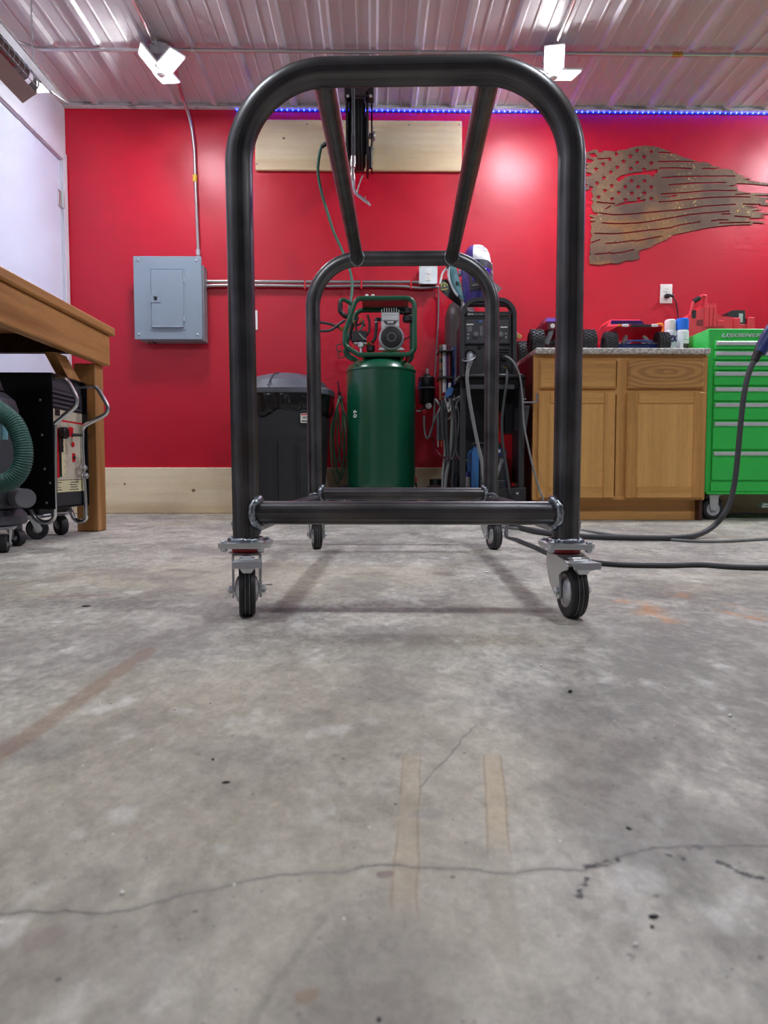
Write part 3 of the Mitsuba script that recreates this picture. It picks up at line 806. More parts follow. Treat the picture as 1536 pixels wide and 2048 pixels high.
hoop(0, 'hoop'); hoop(LEN, 'hoop')
for y in (0, LEN):
    rail((LEGX[y][0] + RT * .9, y, ZR), (LEGX[y][1] - RT * .9, y, ZR), RB, 'cross_rail')
for s in (-1, 1):
    rail((LEGX[0][(s + 1) // 2], RT * .9, ZS), (LEGX[LEN][(s + 1) // 2], LEN - RT * .9, ZS), RS, 'side_rail', (0, 0, -1))
    rail((s * HW * .505, .002, ZT - .001), (s * HW * .535, LEN - .002, ZT - .001), .0195, 'top_rail', (0, 0, 1))
for y in (0, LEN):
    for s in (-1, 1):
        L_ = LEGX[y][(s + 1) // 2]
        t = np.linspace(0, 2 * np.pi, 60, endpoint=False)
        rr = RB + .0035
        yy, zz = rr * np.cos(t), rr * np.sin(t)
        xx = (np.maximum((RT + .0005) ** 2 - yy ** 2, 0) ** 2 + (RT * .72) ** 4) ** .25 - .001
        part(k, 'weld_bead', bead(np.stack([L_ - s * xx, y + yy, ZR + zz], 1), .0060, s + y), 'weld', True, xf=FR, label='bright weld bead')
        rr = RS + .003
        xs, zz = rr * np.cos(t), rr * np.sin(t)
        yy = np.sqrt(np.maximum((RT + .0005) ** 2 - np.clip(xs, -RT, RT) ** 2, 1e-6))
        sy = 1 if y == 0 else -1
        part(k, 'weld_bead', bead(np.stack([L_ + xs, y + sy * yy, ZS + zz], 1), .0042, s + y + 7), 'weld', True, xf=FR)
        part(k, 'weld_bead', bead(np.stack([L_ + (RT + .003) * np.cos(t), y + (RT + .003) * np.sin(t), np.full(60, ZB + .0015)], 1), .0055, s + y + 11, .6), 'weld', True, xf=FR)
        xs = s * HW * (.505 if y == 0 else .535)
        rr = .0195 + .002
        yy = np.sqrt(np.maximum(RT ** 2 - np.clip(rr * np.sin(t) - .001, -RT, RT) ** 2, 1e-6))
        part(k, 'weld_bead', bead(np.stack([xs + rr * np.cos(t), y + sy * (yy - .001), ZT - .001 + rr * np.sin(t)], 1), .003, s + y + 15), 'steel' if y == 0 else 'weld', True, xf=FR)

WR, TRAIL = .0452, .033
tire = lathe([(r_ * 1.063, z_) for r_, z_ in [(.026, -.0115), (.033, -.0135), (.0385, -.0135), (.0412, -.0115), (.0422, -.0085), (.0425, -.0062), (.0416, -.0052), (.0416, -.0042), (.0425, -.0030), (.0427, 0), (.0425, .0030), (.0416, .0042), (.0416, .0052), (.0425, .0062), (.0422, .0085), (.0412, .0115), (.0385, .0135), (.033, .0135), (.026, .0115)]], 56, (0, -TRAIL, WR), 'x')
hub = join(*[lathe([(0, s * .0200), (.009, s * .0200), (.012, s * .0193), (.020, s * .0165), (.0255, s * .0115), (.0268, s * .0118), (.0285, s * .0128), (.0292, s * .011), (.0292, 0), (0, 0)][::s], 40, (0, -TRAIL, WR), 'x') for s in (1, -1)])
tread = join(*[lathe([(.0449, z - .0006), (.0456, z - .0006), (.0456, z + .0006), (.0449, z + .0006)], 56, (0, -TRAIL, WR), 'x') for z in (-.0036, .0036)])
sidep = Polygon([(.027, .1045), (.0275, .088), (.022, .070), (.010, .053), (-.014, .037), (-.024, .0315), (-.033, .0305), (-.040, .034), (-.0425, .043), (-.0405, .056), (-.037, .072), (-.050, .0795), (-.070, .085), (-.073, .0915), (-.05, .1005), (-.02, .1045)])
fork = join(*[extx(sidep, s * .0210, s * .0246) for s in (-1, 1)], bx(-.0240, .0240, -.030, .026, .1018, .1045, .001), bx(-.0240, .0240, -.0735, -.048, .0905, .0925, .001))
axle = join(rod((-.032, -.033, WR), (.032, -.033, WR), .0042, 12), cyl((.0278, -.033, WR), .0075, .006, 'x', 6), cyl((-.0278, -.033, WR), .0075, .006, 'x', 6))
ring = lathe([(0, .1055), (.0215, .1055), (.0248, .1075), (.0248, .1128), (.0225, .1145), (0, .1145)], 40)
cup = lathe([(0, .1036), (.029, .1036), (.031, .1046), (.029, .1056), (0, .1058)], 40)
topp = ext(Polygon([(-.0345, -.043), (-.040, -.0375), (-.040, .0375), (-.0345, .043), (.0345, .043), (.040, .0375), (.040, -.0375), (.0345, -.043)]), 0, .0060)
_v = topp.vertices.copy(); topp.vertices = np.stack([_v[:, 0], _v[:, 2], .1177 + _v[:, 1]], 1); topp.invert()
lowp = topp.copy(); lowp.vertices = (topp.vertices - [0, 0, .1177]) * [.985, .985, .5] + [0, 0, .1146]
pedal = join(hull([(x, y, z) for s in (-1, 1) for x, y, z in ((s * .017, -.062, 0.0970), (s * .017, -.062, 0.1000), (s * .024, -.098, 0.0970), (s * .024, -.098, 0.0993))]),
             hull([(x, y, z) for s in (-1, 1) for x, y, z in ((s * .024, -0.0980, 0.0980), (s * .024, -.0985, 0.0993), (s * .0215, -.1005, 0.0893), (s * .0215, -.0980, 0.0893))]))
lever = join(bx(-.0125, .0125, -.072, -.042, 0.0995, .1015, .0018), bx(-.008, .008, -.054, -.036, .1010, .1030, .001))
shoe = join(hull([(-.012, -.070, .087), (.012, -.070, .087), (-.012, -.086, .087), (.012, -.086, .087), (-.007, -.073, .079), (.007, -.073, .079), (-.007, -.082, .079), (.007, -.082, .079)]))
boltm = join(cyl((0, 0, .1257), .0060, .0040, seg=6, b=.0008), rod((0, 0, .1085), (0, 0, .1285), .0030, 10), cyl((0, 0, .1121), .0062, .0048, seg=6, b=.0008))
BOLTS = [mikit.ply(mv(boltm, (sx * .0310, sy * .033, 0)), 'mat_zinc', 30) for sx in (-1, 1) for sy in (-1, 1)]
PLY = {n: mikit.ply(m, 'mat_' + mt, s) for n, m, mt, s in (('tire', tire, 'tire', 35), ('hub', hub, 'zinc_dull', 40), ('tread_line', tread, 'cable_grey', 40), ('fork', fork, 'zinc_dull', 20), ('axle', axle, 'zinc', 30), ('bearing_ring', ring, 'red_bearing', 40),
       ('bearing_cup', cup, 'zinc', 40), ('brake_pedal', pedal, 'zinc', False), ('brake_lever', lever, 'zinc', False), ('brake_shoe', shoe, 'zinc', False), ('top_plate', topp, 'zinc_dull', False), ('swivel_plate', lowp, 'zinc', False))}
for (sx, y, ang, brake) in ((-1, 0, 13, True), (1, 0, 7, True), (-1, LEN, 13, False), (1, LEN, 13, False)):
    Xp = FR @ T().translate([LEGX[y][(sx + 1) // 2], y, 0])
    X = Xp @ T().rotate([0, 0, 1], ang)
    c = part(k, 'caster', PLY['top_plate'], '', xf=Xp, label='zinc caster with a red swivel ring and a black wheel' if brake else None)
    for b_ in BOLTS: part(c, 'bolt', b_, '', xf=Xp)
    part(c, 'swivel_plate', PLY['swivel_plate'], '', xf=Xp)
    for n in ('bearing_ring', 'bearing_cup', 'fork', 'axle', 'tire', 'tread_line', 'hub') + (('brake_pedal', 'brake_lever', 'brake_shoe') if brake else ()):
        part(c, n, PLY[n], '', xf=X)
_l = bx(.0247, .0250, -.012, -.002, .047, .082, 0)
part(f'{FRAME}__caster', 'sticker', _l, 'white_plastic', xf=FR @ T().translate([LEGX[0][0], 0, 0]) @ T().rotate([0, 0, 1], 13))

# ------------------------------------------------------------------ workbench on the left
BX, BY0, BY1 = float(P(220, 705, 2.99)[0]), 1.35, 2.99
k = thing('workbench', 'heavy wooden workbench with a thick top along the white wall', 'workbench')
zt0, zt1, za0 = P(231, 673, 3.005)[2], P(231, 657, 3.005)[2], P(220, 733, 2.99)[2]
part(k, 'top', bx(LEFT_X + .02, BX + .017, BY0 - .02, BY1 + .018, zt0, zt1, .004), 'bench_wood')
part(k, 'apron', bx(BX - .038, BX, BY0, BY1, za0, zt0 - .001, .004), 'bench_wood')
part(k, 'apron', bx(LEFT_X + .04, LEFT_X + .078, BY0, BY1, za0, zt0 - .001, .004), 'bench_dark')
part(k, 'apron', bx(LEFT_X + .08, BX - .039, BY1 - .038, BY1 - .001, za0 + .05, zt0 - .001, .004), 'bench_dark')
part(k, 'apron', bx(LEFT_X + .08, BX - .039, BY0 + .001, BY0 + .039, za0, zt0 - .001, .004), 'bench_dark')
lx0, lx1 = P(157, 950, 2.925)[0], P(196, 950, 2.925)[0]
for y0 in (2.90, BY0 + .05):
    for xa in (lx0, LEFT_X + .08):
        part(k, 'leg', bx(xa, xa + lx1 - lx0 + .008, y0, y0 + .085, .001, za0 - .001, .004), 'bench_leg')
br = extx(Polygon([(2.899, za0 - .115), (2.899, za0 - .20), (2.62, za0 - .002), (2.72, za0 - .002)]), lx0 + .012, lx0 + .050)
part(k, 'brace', br, 'bench_leg')

# ------------------------------------------------------------------ old black welder under the bench
k = thing('welding_machine', 'old black welding machine with chrome handles and a cream control panel under the workbench', 'welder')
WX, WY0, WY1 = float(P(107, 880, 2.53)[0]), 2.53, 2.835
wz0, wz1 = PX(107, 1019, WX)[2], PX(107, 746, WX)[2]
wb = WX - .50
case = join(bx(wb, WX, WY0, WY0 + .004, wz0, wz1, .001), bx(wb, WX, WY1 - .004, WY1, wz0, wz1, .001), bx(wb, WX, WY0, WY1, wz1 - .004, wz1, .001), bx(wb, wb + .004, WY0, WY1, wz0, wz1, .001), bx(wb, WX - .01, WY0, WY1, wz0, wz0 + .004, .001))
part(k, 'case', case, 'black_gloss')
FX = WX - .022


def pz(px, py): return PX(px, py, FX)


def face(n, px0, px1, py0, py1, mat, t=.003, base=0.0, label=None, h=None):
    a, b = pz(px0, 880)[1], pz(px1, 880)[1]
    z1_, z0_ = PX(118, py0, FX)[2], PX(118, py1, FX)[2]
    return part(h or k, n, bx(FX + base, FX + base + t, a, b, z0_, z1_, .0008), mat, label=label)


part(k, 'panel', bx(FX - .01, FX, WY0 + .005, WY1 - .005, wz0 + .005, wz1 - .005, 0), 'dark_grey')
lo = part(k, 'louver_panel', bx(FX, FX + .004, WY0 + .006, WY1 - .006, PX(118, 818, FX)[2], PX(118, 779, FX)[2], .001), 'black_plastic')
for i in range(4):
    lz = PX(118, 815 - 9 * i, FX)[2]; part(lo, 'louver', hull([(FX + .004, WY0 + .02, lz), (FX + .004, WY1 - .03, lz), (FX + .012, WY0 + .02, lz - .001), (FX + .012, WY1 - .03, lz - .001), (FX + .004, WY0 + .02, lz + .009), (FX + .004, WY1 - .03, lz + .009)]), 'dark_grey')
pc = part(k, 'control_plate', bx(FX, FX + .0025, WY0 + .006, WY1 - .006, PX(118, 960, FX)[2], PX(118, 819, FX)[2], .001), 'cream')
face('badge', 110, 119, 820, 832, 'black', .002, .0025)
face('stripe', 112, 168, 839, 842.5, 'red_paint', .001, .0025)
face('current_strip', 109, 115, 855, 956, 'red_paint', .0015, .0025)
face('slot', 115.5, 120, 860, 954, 'black', .0015, .0025)
sc = face('scale', 120.5, 127.5, 860, 953, 'label_cream', .0015, .0025)
y_s = pz(125, 880)[1]
for i in range(7):
    part(sc, 'mark', cb((FX + .0042, y_s, PX(124, 948 - i * 13.5, FX)[2]), (.0006, .004, .004), 0), 'black')
part(k, 'current_knob', join(cyl((FX + .016, pz(119, 880)[1], pz(119, 866)[2]), .022, .026, 'x', 18, .003), bx(FX + .003, FX + .012, pz(117, 880)[1] - .01, pz(117, 880)[1] + .015, pz(119, 905)[2], pz(119, 875)[2], .003)), 'black', 30)
face('switch_plate', 136, 145, 851, 871, 'red_paint', .0015, .0025)
q = pz(143, 880)
part(k, 'switch_handle', rod((FX + .003, q[1] - .006, pz(143, 870)[2]), (FX + .035, q[1] + .012, pz(143, 870)[2]), .0055, 10), 'black', 30)
part(k, 'pilot_light', cyl((FX + .005, pz(143, 880)[1], pz(143, 889)[2]), .010, .006, 'x', 14), 'red_paint', 30)
face('jack_plate', 142, 148, 905, 923, 'red_paint', .0015, .0025)
part(k, 'jack', cyl((FX + .005, pz(145, 880)[1], pz(145, 915)[2]), .007, .006, 'x', 14), 'black', 30)
for dz, dy in ((0, 0), (-.03, .012)):
    part(k, 'terminal', join(rod((FX, pz(150, 880)[1] + dy, pz(150, 936)[2] + dz), (FX + .045, pz(150, 880)[1] + dy, pz(150, 936)[2] + dz), .006, 10), cyl((FX + .022, pz(150, 880)[1] + dy, pz(150, 936)[2] + dz), .016, .010, 'x', 6), cyl((FX + .036, pz(150, 880)[1] + dy, pz(150, 936)[2] + dz), .013, .009, 'x', 6)), 'zinc_dull', 30)
lb = part(k, 'rating_label', bx(FX, FX + .003, WY0 + .012, WY1 - .010, PX(118, 985, FX)[2], PX(118, 961, FX)[2], .0008), 'label_cream')
for i in range(4):
    for a, b in ((.02, .10), (.17, .25)):
        part(lb, 'print', bx(FX + .003, FX + .0034, WY0 + a + .008 * (i % 2), WY0 + b - .012 * (i % 3), PX(118, 981 - i * 5, FX)[2], PX(118, 979.3 - i * 5, FX)[2], 0), 'dark_grey')
part(k, 'skirt', bx(FX, FX + .003, WY0 + .006, WY1 - .006, wz0 + .006, PX(118, 986, FX)[2], .001), 'black_plastic')
for sx, sy in ((80, 800), (84, 870), (89, 938), (93, 1006), (100, 966)):
    q = P(sx, sy, WY0); part(k, 'screw', lathe([(0, -.003), (.004, -.0025), (.0055, .001)], 12, (q[0], WY0, q[2]), 'y'), 'mid_grey', True)
n_ = [P(a, b, WY0 + .02) for a, b in ((109, 758), (133, 757), (159.5, 806), (108, 848))]
part(k, 'handle', tube(fillet(n_, [0, .03, .035, 0], 8), .0085, 12), 'chrome', True)
n_ = [P(a, b, WY0 + .02) for a, b in ((109.5, 850), (109.5, 1045), (74, 1045), (60, 1016))]
part(k, 'handle', tube(fillet(n_, [0, .05, .05, 0], 8), .0085, 12), 'chrome', True)
n_ = [P(a, b, WY1 - .02) for a, b in ((154, 774.5), (193, 772), (222, 823), (165, 853), (165, 900), (173, 1043), (150, 1043), (136, 1010))]
part(k, 'handle', tube(fillet(n_, [0, .03, .03, .03, .05, .045, .045, 0], 8), .0085, 12), 'chrome', True)


def small_caster(holder, x, y, r, w, top, ang, mats=('tire', 'zinc_dull', 'zinc'), trail=.03, hub_r=.45):
    X = T().translate([x, y, 0]).rotate([0, 0, 1], ang)
    c = part(holder, 'caster', bx(-.03, .03, -.03, .03, top - .004, top, .001), mats[2], xf=X)
    part(c, 'tire', lathe([(r * hub_r, -w / 2), (r * .92, -w / 2), (r, -w * .3), (r, w * .3), (r * .92, w / 2), (r * hub_r, w / 2)], 32, (0, -trail, r), 'x'), mats[0], 35, xf=X)
    part(c, 'hub', lathe([(0, -w * .56), (r * .2, -w * .56), (r * hub_r, -w * .42), (r * hub_r, w * .42), (r * .2, w * .56), (0, w * .56)], 28, (0, -trail, r), 'x'), mats[1], 35, xf=X)
    g = w / 2 + .004
    pl = Polygon([(.02, top - .006), (-.02, top - .006), (-trail - r * .22, r), (-trail, r * .72), (-trail + r * .22, r * .9)])
    part(c, 'fork', join(extx(pl, g, g + .002), extx(pl, -g - .002, -g), bx(-g - .002, g + .002, -.022, .022, top - .008, top - .004, .001), rod((-g - .006, -trail, r), (g + .006, -trail, r), .004, 10)), mats[2], 20, xf=X)
    return c


part(k, 'base', bx(wb + .02, WX - .07, WY0 + .03, WY1 - .03, wz0 - .022, wz0, .002), 'black_plastic')
for x, y, a in ((WX - .10, WY1 - .06, 50), (wb + .12, WY1 - .06, 60)):
    small_caster(k, x, y, .0375, .028, wz0 - .022, a, trail=.022)
for x in (WX - .10, wb + .12):
    small_caster(k, x, WY0 + .05, .0375, .028, wz0 - .022, 120, trail=.010)

# ------------------------------------------------------------------ wet and dry vacuum
k = thing('shop_vacuum', 'grey shop vacuum with a green ribbed hose in front of the workbench', 'vacuum cleaner')
vy, vr = 2.24, .165
vx = float(P(24, 900, vy)[0]) - vr
nr = 40
prof = [(0, .115), (vr - .02, .115), (vr - .005, .13), (vr, .16), (vr + .004, .44), (vr - .004, .47), (vr - .03, .492), (0, .5)]
tank = lathe(prof, 96, (vx, vy, 0))
ph = np.arctan2(tank.vertices[:, 1] - vy, tank.vertices[:, 0] - vx)
sc_ = 1 + .012 * np.sign(np.sin(ph * nr)) * ((tank.vertices[:, 2] > .14) & (tank.vertices[:, 2] < .45))
tank.vertices[:, 0] = vx + (tank.vertices[:, 0] - vx) * sc_; tank.vertices[:, 1] = vy + (tank.vertices[:, 1] - vy) * sc_
part(k, 'tank', tank, 'dark_grey', 25)
part(k, 'head', lathe([(0, .5), (vr - .035, .5), (vr - .045, .535), (vr - .09, .56), (0, .565)], 48, (vx, vy, 0)), 'black_plastic', 35)
part(k, 'base', lathe([(0, .075), (vr + .005, .075), (vr + .022, .082), (vr + .022, .108), (vr + .006, .125), (0, .127)], 48, (vx, vy, 0)), 'dark_grey', 35)
part(k, 'inlet', join(rod((vx + .07, vy - .13, .40), (vx + .085, vy - .185, .395), .034, 24), bx(vx + .08, vx + .15, vy - .14, vy - .06, .365, .385, .004)), 'black_plastic', 30)
part(k, 'latch', join(rbox(-4, 849, 5, 879, vy - vr - .012, vy - vr + .02, .002)), 'teal')
hp = curve([P(a, b, vy - vr + d) for a, b, d in ((-34, 806, .045), (-16, 814, -.015), (2, 824, -.035), (28, 846, -.035), (43, 880, -.035), (47, 912, -.035), (40, 940, -.035), (22, 960, -.03), (-6, 968, -.01), (-28, 968, .045))], 24)
rr = .0275 + .0014 * np.sin(np.arange(len(hp)) * 2 * np.pi / 3.0)
hp2, s = [], np.concatenate([[0], np.cumsum(np.linalg.norm(np.diff(hp, axis=0), axis=1))])
u = np.arange(0, s[-1], .0016)
hp2 = np.stack([np.interp(u, s, hp[:, i]) for i in range(3)], 1)
part(k, 'hose', tube(hp2, .0255 + .0016 * np.sin(u / .0068 * 2 * np.pi), 24), 'vac_hose', True, label='dark green ribbed hose')
q = P(50, 997, 2.16)
part(k, 'exhaust', join(rod((q[0] - .075, 2.25, q[2]), (q[0], 2.165, q[2]), .030, 28), rod((q[0], 2.165, q[2]), (q[0] + .002, 2.1625, q[2]), .027, 28)), 'mid_grey', 30)
for x, y, a in ((P(6, 1085, 2.16)[0], 2.17, 15), (P(30, 1075, 2.36)[0], 2.35, 70), (vx - .12, 2.17, 10)):
    small_caster(k, x, y, .028, .026, .077, a, trail=.016)

# ------------------------------------------------------------------ radiant heater hung at the top left
k = thing('radiant_heater', 'hanging radiant heater with wire guard and metal reflector at the top left', 'heater')
UD = lambda D: P(66, 123, 3.0) * [D / 3.0, 1, 1] + [0, D - 3.0, 0]
ue = P(137, 207, 3.36); u0 = np.array([ue[0], 2.0, ue[2]])
ce = P(101, 186, 3.20); c0 = np.array([ce[0], 2.0, ce[2]])
part(k, 'reflector', join(plate([u0, ue, ce, c0], .0025), tube([u0, ue], .0035, 8)), 'hood_metal', label='long bright reflector wing')
be = P(73, 187, 3.06); ae = P(45, 206, 3.06); b0 = np.array([be[0], 2.0, be[2]]); a0_ = np.array([ae[0], 2.0, ae[2]])
part(k, 'reflector', plate([b0, be, ae, a0_], .0025), 'hood_grey', label='lower grey reflector wing')
ge = P(72, 155, 3.09)
part(k, 'end_plate', plate([P(57, 169, 3.07), be, ce, P(85, 165, 3.13), ge], .002), 'hood_metal')
part(k, 'end_wing', plate([P(85, 153, 3.17), ue - [0, .01, .004], P(105, 187, 3.2)], .002), 'white_paint')  # lit end flare, its brightness is put into the white colour
# burner block between the wings, its face turned down towards the room
e1 = P(26, 142, 2.98); e2 = P(8, 158, 2.98)
fd = np.array([.80, 0, -.60]); fu = np.array([.60, 0, .80])
bc = P(59, 163, 3.06) * [1, 0, 1] - fd * .012
core = hull([bc + fu * a + fd * b + [0, y, 0] for a in (-.036, .036) for b in (-.04, .0) for y in (2.05, 3.05)])
part(k, 'housing', core, 'hood_metal')
part(k, 'burner', hull([bc + fu * a + fd * b + [0, y, 0] for a in (-.034, .002) for b in (0, .008) for y in (2.1, 2.95)]), 'red_ceramic', label='dull red ceramic burner')
gl = []
for i in range(22):
    y = 2.22 + i * .04
    arc = [bc + fu * (.036 * math.cos(t)) + fd * (.010 + .042 * math.sin(t)) + [0, y, 0] for t in np.linspace(0, math.pi, 11)]
    if i == 21: y_end = y
    part(k, 'guard_wire', tube(arc, .0019, 6), 'mid_grey', True)
for t in (0, math.pi * .25, math.pi * .5, math.pi * .75, math.pi):
    q = bc + fu * (.036 * math.cos(t)) + fd * (.010 + .042 * math.sin(t))
    part(k, 'guard_wire', tube([q + [0, 2.1, 0], q + [0, y_end, 0]], .0021, 6), 'mid_grey', True)
part(k, 'igniter', cb(bc + fu * .012 + fd * .012 + np.array([0, 2.72, 0]), (.02, .05, .02), .004), 'dark_grey')
kc = thing('chain', 'thin steel chain hanging from the ceiling to the heater', 'chain')
ch = UD(3.0); ch = np.array([ue[0] - .002, 0, ue[2]]); ch[1] = 3.0
D_ = FOCAL * 0 + (ue[0] / P(66, 123, 3.0)[0]) * 3.0
ch = np.array([ue[0], D_, ue[2]])
zz = ue[2] + .004; i = 0
lk = tube([(.0032 * math.cos(t), 0, .0075 * math.sin(t)) for t in np.linspace(0, 2 * np.pi, 14, endpoint=False)], .0017, 6, closed=True)
L0 = [mikit.ply(lk, 'mat_zinc_dull', True), mikit.ply(rot(lk, 90), 'mat_zinc_dull', True)]
while zz < CEIL_Z - .006:
    part(kc, 'link', L0[i % 2], '', xf=T().translate([float(ch[0]), float(ch[1]), float(zz)])); zz += .0122; i += 1

# ------------------------------------------------------------------ oak base cabinet
k = CAB = thing('base_cabinet', 'oak base cabinet with two drawers and two doors against the red wall', 'cabinet')
CF = 3.50                                    # plane of the face frame
cx0, cx1 = P(1066, 850, CF)[0], P(1412.5, 850, CF)[0]
cz0, cz1 = P(1240, 1000, CF)[2], P(1240, 709.5, CF)[2]
kx1 = P(1391, 1020, 3.567)[0]
part(k, 'side_panel', bx(cx0, cx0 + .016, CF + .019, WALL_Y - .03, .001, cz1, .001), 'cabinet_side', label='dark brown side panel')
part(k, 'side_panel', bx(cx1 - .016, cx1, CF + .019, WALL_Y - .03, .001, cz1, .001), 'cabinet_side')
part(k, 'back_panel', bx(cx0 + .016, cx1 - .016, WALL_Y - .036, WALL_Y - .03, cz0, cz1, 0), 'cabinet_side')
part(k, 'bottom_panel', bx(cx0 + .016, cx1 - .016, CF + .019, WALL_Y - .036, cz0, cz0 + .016, 0), 'oak_h')
part(k, 'toe_kick', bx(cx0 + .001, kx1, 3.567, 3.583, .001, cz0 - .001, .001), 'oak_h')
part(k, 'toe_block', bx(kx1 - .02, cx1 - .017, 3.59, WALL_Y - .04, .001, cz0 - .001, .001), 'cabinet_side')


def fx(px): return P(px, 850, CF)[0]
def fzz(py): return P(1240, py, CF)[2]


m0, m1 = fx(1232), fx(1255)
part(k, 'stile', bx(cx0, fx(1081), CF, CF + .019, cz0, cz1, .001), 'oak_v')
part(k, 'stile', bx(fx(1400), cx1, CF, CF + .019, cz0, cz1, .001), 'oak_v')
part(k, 'stile', bx(m0, m1, CF, CF + .019, fzz(992), cz1 - .012, .001), 'oak_v')
for za, zb in ((fzz(722), cz1), (fzz(789), fzz(774)), (cz0, fzz(992))):
    part(k, 'rail', bx(fx(1081), fx(1400), CF + .0004, CF + .0185, za, zb, .0006), 'oak_h')


def dfront(px0, px1, py0, py1, y0, y1, mat):
    a, b, c, d = R(px0, py0, px1, py1, y0)
    b_ = .008
    m = hull([(x, y1, z) for x in (a, b) for z in (c, d)] + [(x, y0 + .008, z) for x in (a, b) for z in (c, d)] + [(x, y0, z) for x in (a + b_, b - b_) for z in (c + b_, d - b_)])
    return m, (a, b, c, d)


for px0, px1, mat in ((1081, 1233.5, 'oak_h'), (1257, 1410, 'oak_drawer')):
    m, _ = dfront(px0, px1, 719, 777, CF - .020, CF - .0008, mat)
    part(k, 'drawer', m, mat)
for px0, px1 in ((1076.5, 1230), (1253, 1409.5)):
    a, b, c, d = R(px0, 784, px1, 996.5, CF - .020)
    sw = .056
    dk = part(k, 'door', bx(a + sw - .008, b - sw + .008, CF - .012, CF - .004, c + sw - .008, d - sw + .008, .001), 'oak_panel', label='door with a flat recessed oak panel')
    for xa, xb in ((a, a + sw), (b - sw, b)):
        part(dk, 'stile', bx(xa, xb, CF - .020, CF - .0008, c, d, .004), 'oak_v')
    for za, zb in ((c, c + sw), (d - sw, d)):
        part(dk, 'rail', bx(a + sw + .0003, b - sw - .0003, CF - .0197, CF - .001, za, zb, .004), 'oak_h')
CY = 3.465
tx0, tx1, tz0_, tz1_ = R(1072, 695.5, 1423, 709.5, CY)
COUNTER_Z = float(tz1_)
single('countertop', bx(tx0, tx1 - .002, CY, WALL_Y - .006, cz1 + .001, tz1_, .004), 'counter', 'speckled grey laminate countertop on the oak cabinet', 'countertop')

# ------------------------------------------------------------------ green tool chest
k = CHEST = thing('tool_chest', 'bright green steel tool chest with chrome drawer pulls beside the oak cabinet', 'tool chest')
GF = 3.56
gx0 = P(1412, 850, GF)[0]; gx1 = gx0 + 1.06
gz0, gz1 = P(1480, 987, GF)[2], P(1480, 657, GF)[2]
CHEST_Z = float(gz1)
part(k, 'body', bx(gx0, gx1, GF, WALL_Y - .06, gz0, gz1, .005), 'green_chest')
ht = [687.5, 708, 728.5, 748.5, 779.5, 810.5, 848.5, 907.5]
bt = [700, 720.5, 741, 771.5, 802.5, 840.5, 899.5, 961]
def gz(py): return P(1480, py, GF)[2]
dx0 = P(1424, 850, GF)[0]
for h_, b_ in zip(ht, bt):
    zt = gz(h_ - 5.5)
    dd = part(k, 'drawer', bx(dx0, gx1 - .025, GF - .012, GF - .0005, gz(b_) + .002, zt, .002), 'green_chest')
    hz = gz(h_)
    pull = hull([(x, y, z) for x in (dx0 + .003, gx1 - .028) for y, z in ((GF - .0125, hz + .010), (GF - .022, hz + .0095), (GF - .027, hz + .004), (GF - .027, hz - .006), (GF - .022, hz - .0105), (GF - .0125, hz - .0105))])
    part(dd, 'handle', pull, 'pull', label='chrome pull')
part(k, 'bottom_panel', bx(dx0 - .004, gx1 - .02, GF - .008, GF - .0005, gz(983), gz(963.5), .002), 'green_chest')
part(k, 'bottom_lip', bx(gx0 + .004, gx1, GF - .014, GF - .0005, gz0 - .004, gz0 + .008, .002), 'green_chest')
q = P(1440.5, 675, GF - .004)
part(k, 'emblem', text('US', .0195, q, depth=.006, bold=True, fit=.062, slant=.25), 'pull', label='chrome lettering US')
q = P(1466, 674, GF - .004)
part(k, 'emblem', text('GENERAL', .0165, q, depth=.006, bold=True, fit=.184, slant=.25), 'pull', label='chrome lettering GENERAL')
for i, (px, y) in enumerate(((1424, 3.60), (1424, 3.98), (1700, 3.60))):
    x = P(px, 1015, y)[0]
    zc = gz0 - .006
    c = part(k, 'caster', bx(x - .035, x + .035, y - .03, y + .04, zc - .004, zc, .001), 'zinc_dull')
    r = .054
    part(c, 'tire', lathe([(.034, -.014), (.05, -.014), (r, -.009), (r, .009), (.05, .014), (.034, .014)], 36, (x, y, r), 'y'), 'tire', 35)
    part(c, 'hub', lathe([(0, -.016), (.012, -.016), (.014, -.012), (.028, -.011), (.034, -.013), (.034, .013), (0, .014)], 32, (x, y, r), 'y'), 'light_grey', 35)
    part(c, 'fork', join(*[ext(Polygon([(x - .024, zc - .005), (x + .024, zc - .005), (x + .020, r + .012), (x + .012, r - .008), (x - .012, r - .008), (x - .020, r + .012)]), y + s, y + s + .0025) for s in (-.0215, .019)], bx(x - .024, x + .024, y - .021, y + .021, zc - .008, zc - .004, .001), rod((x, y - .026, r), (x, y + .026, r), .006, 10)), 'zinc_dull', 30)
q = P(1528, 1013, 3.60)
part(k, 'caster_brake', join(cb(q, (.05, .05, .012), .003), cb(q + [0, 0, .012], (.03, .03, .014), .004)), 'zinc')

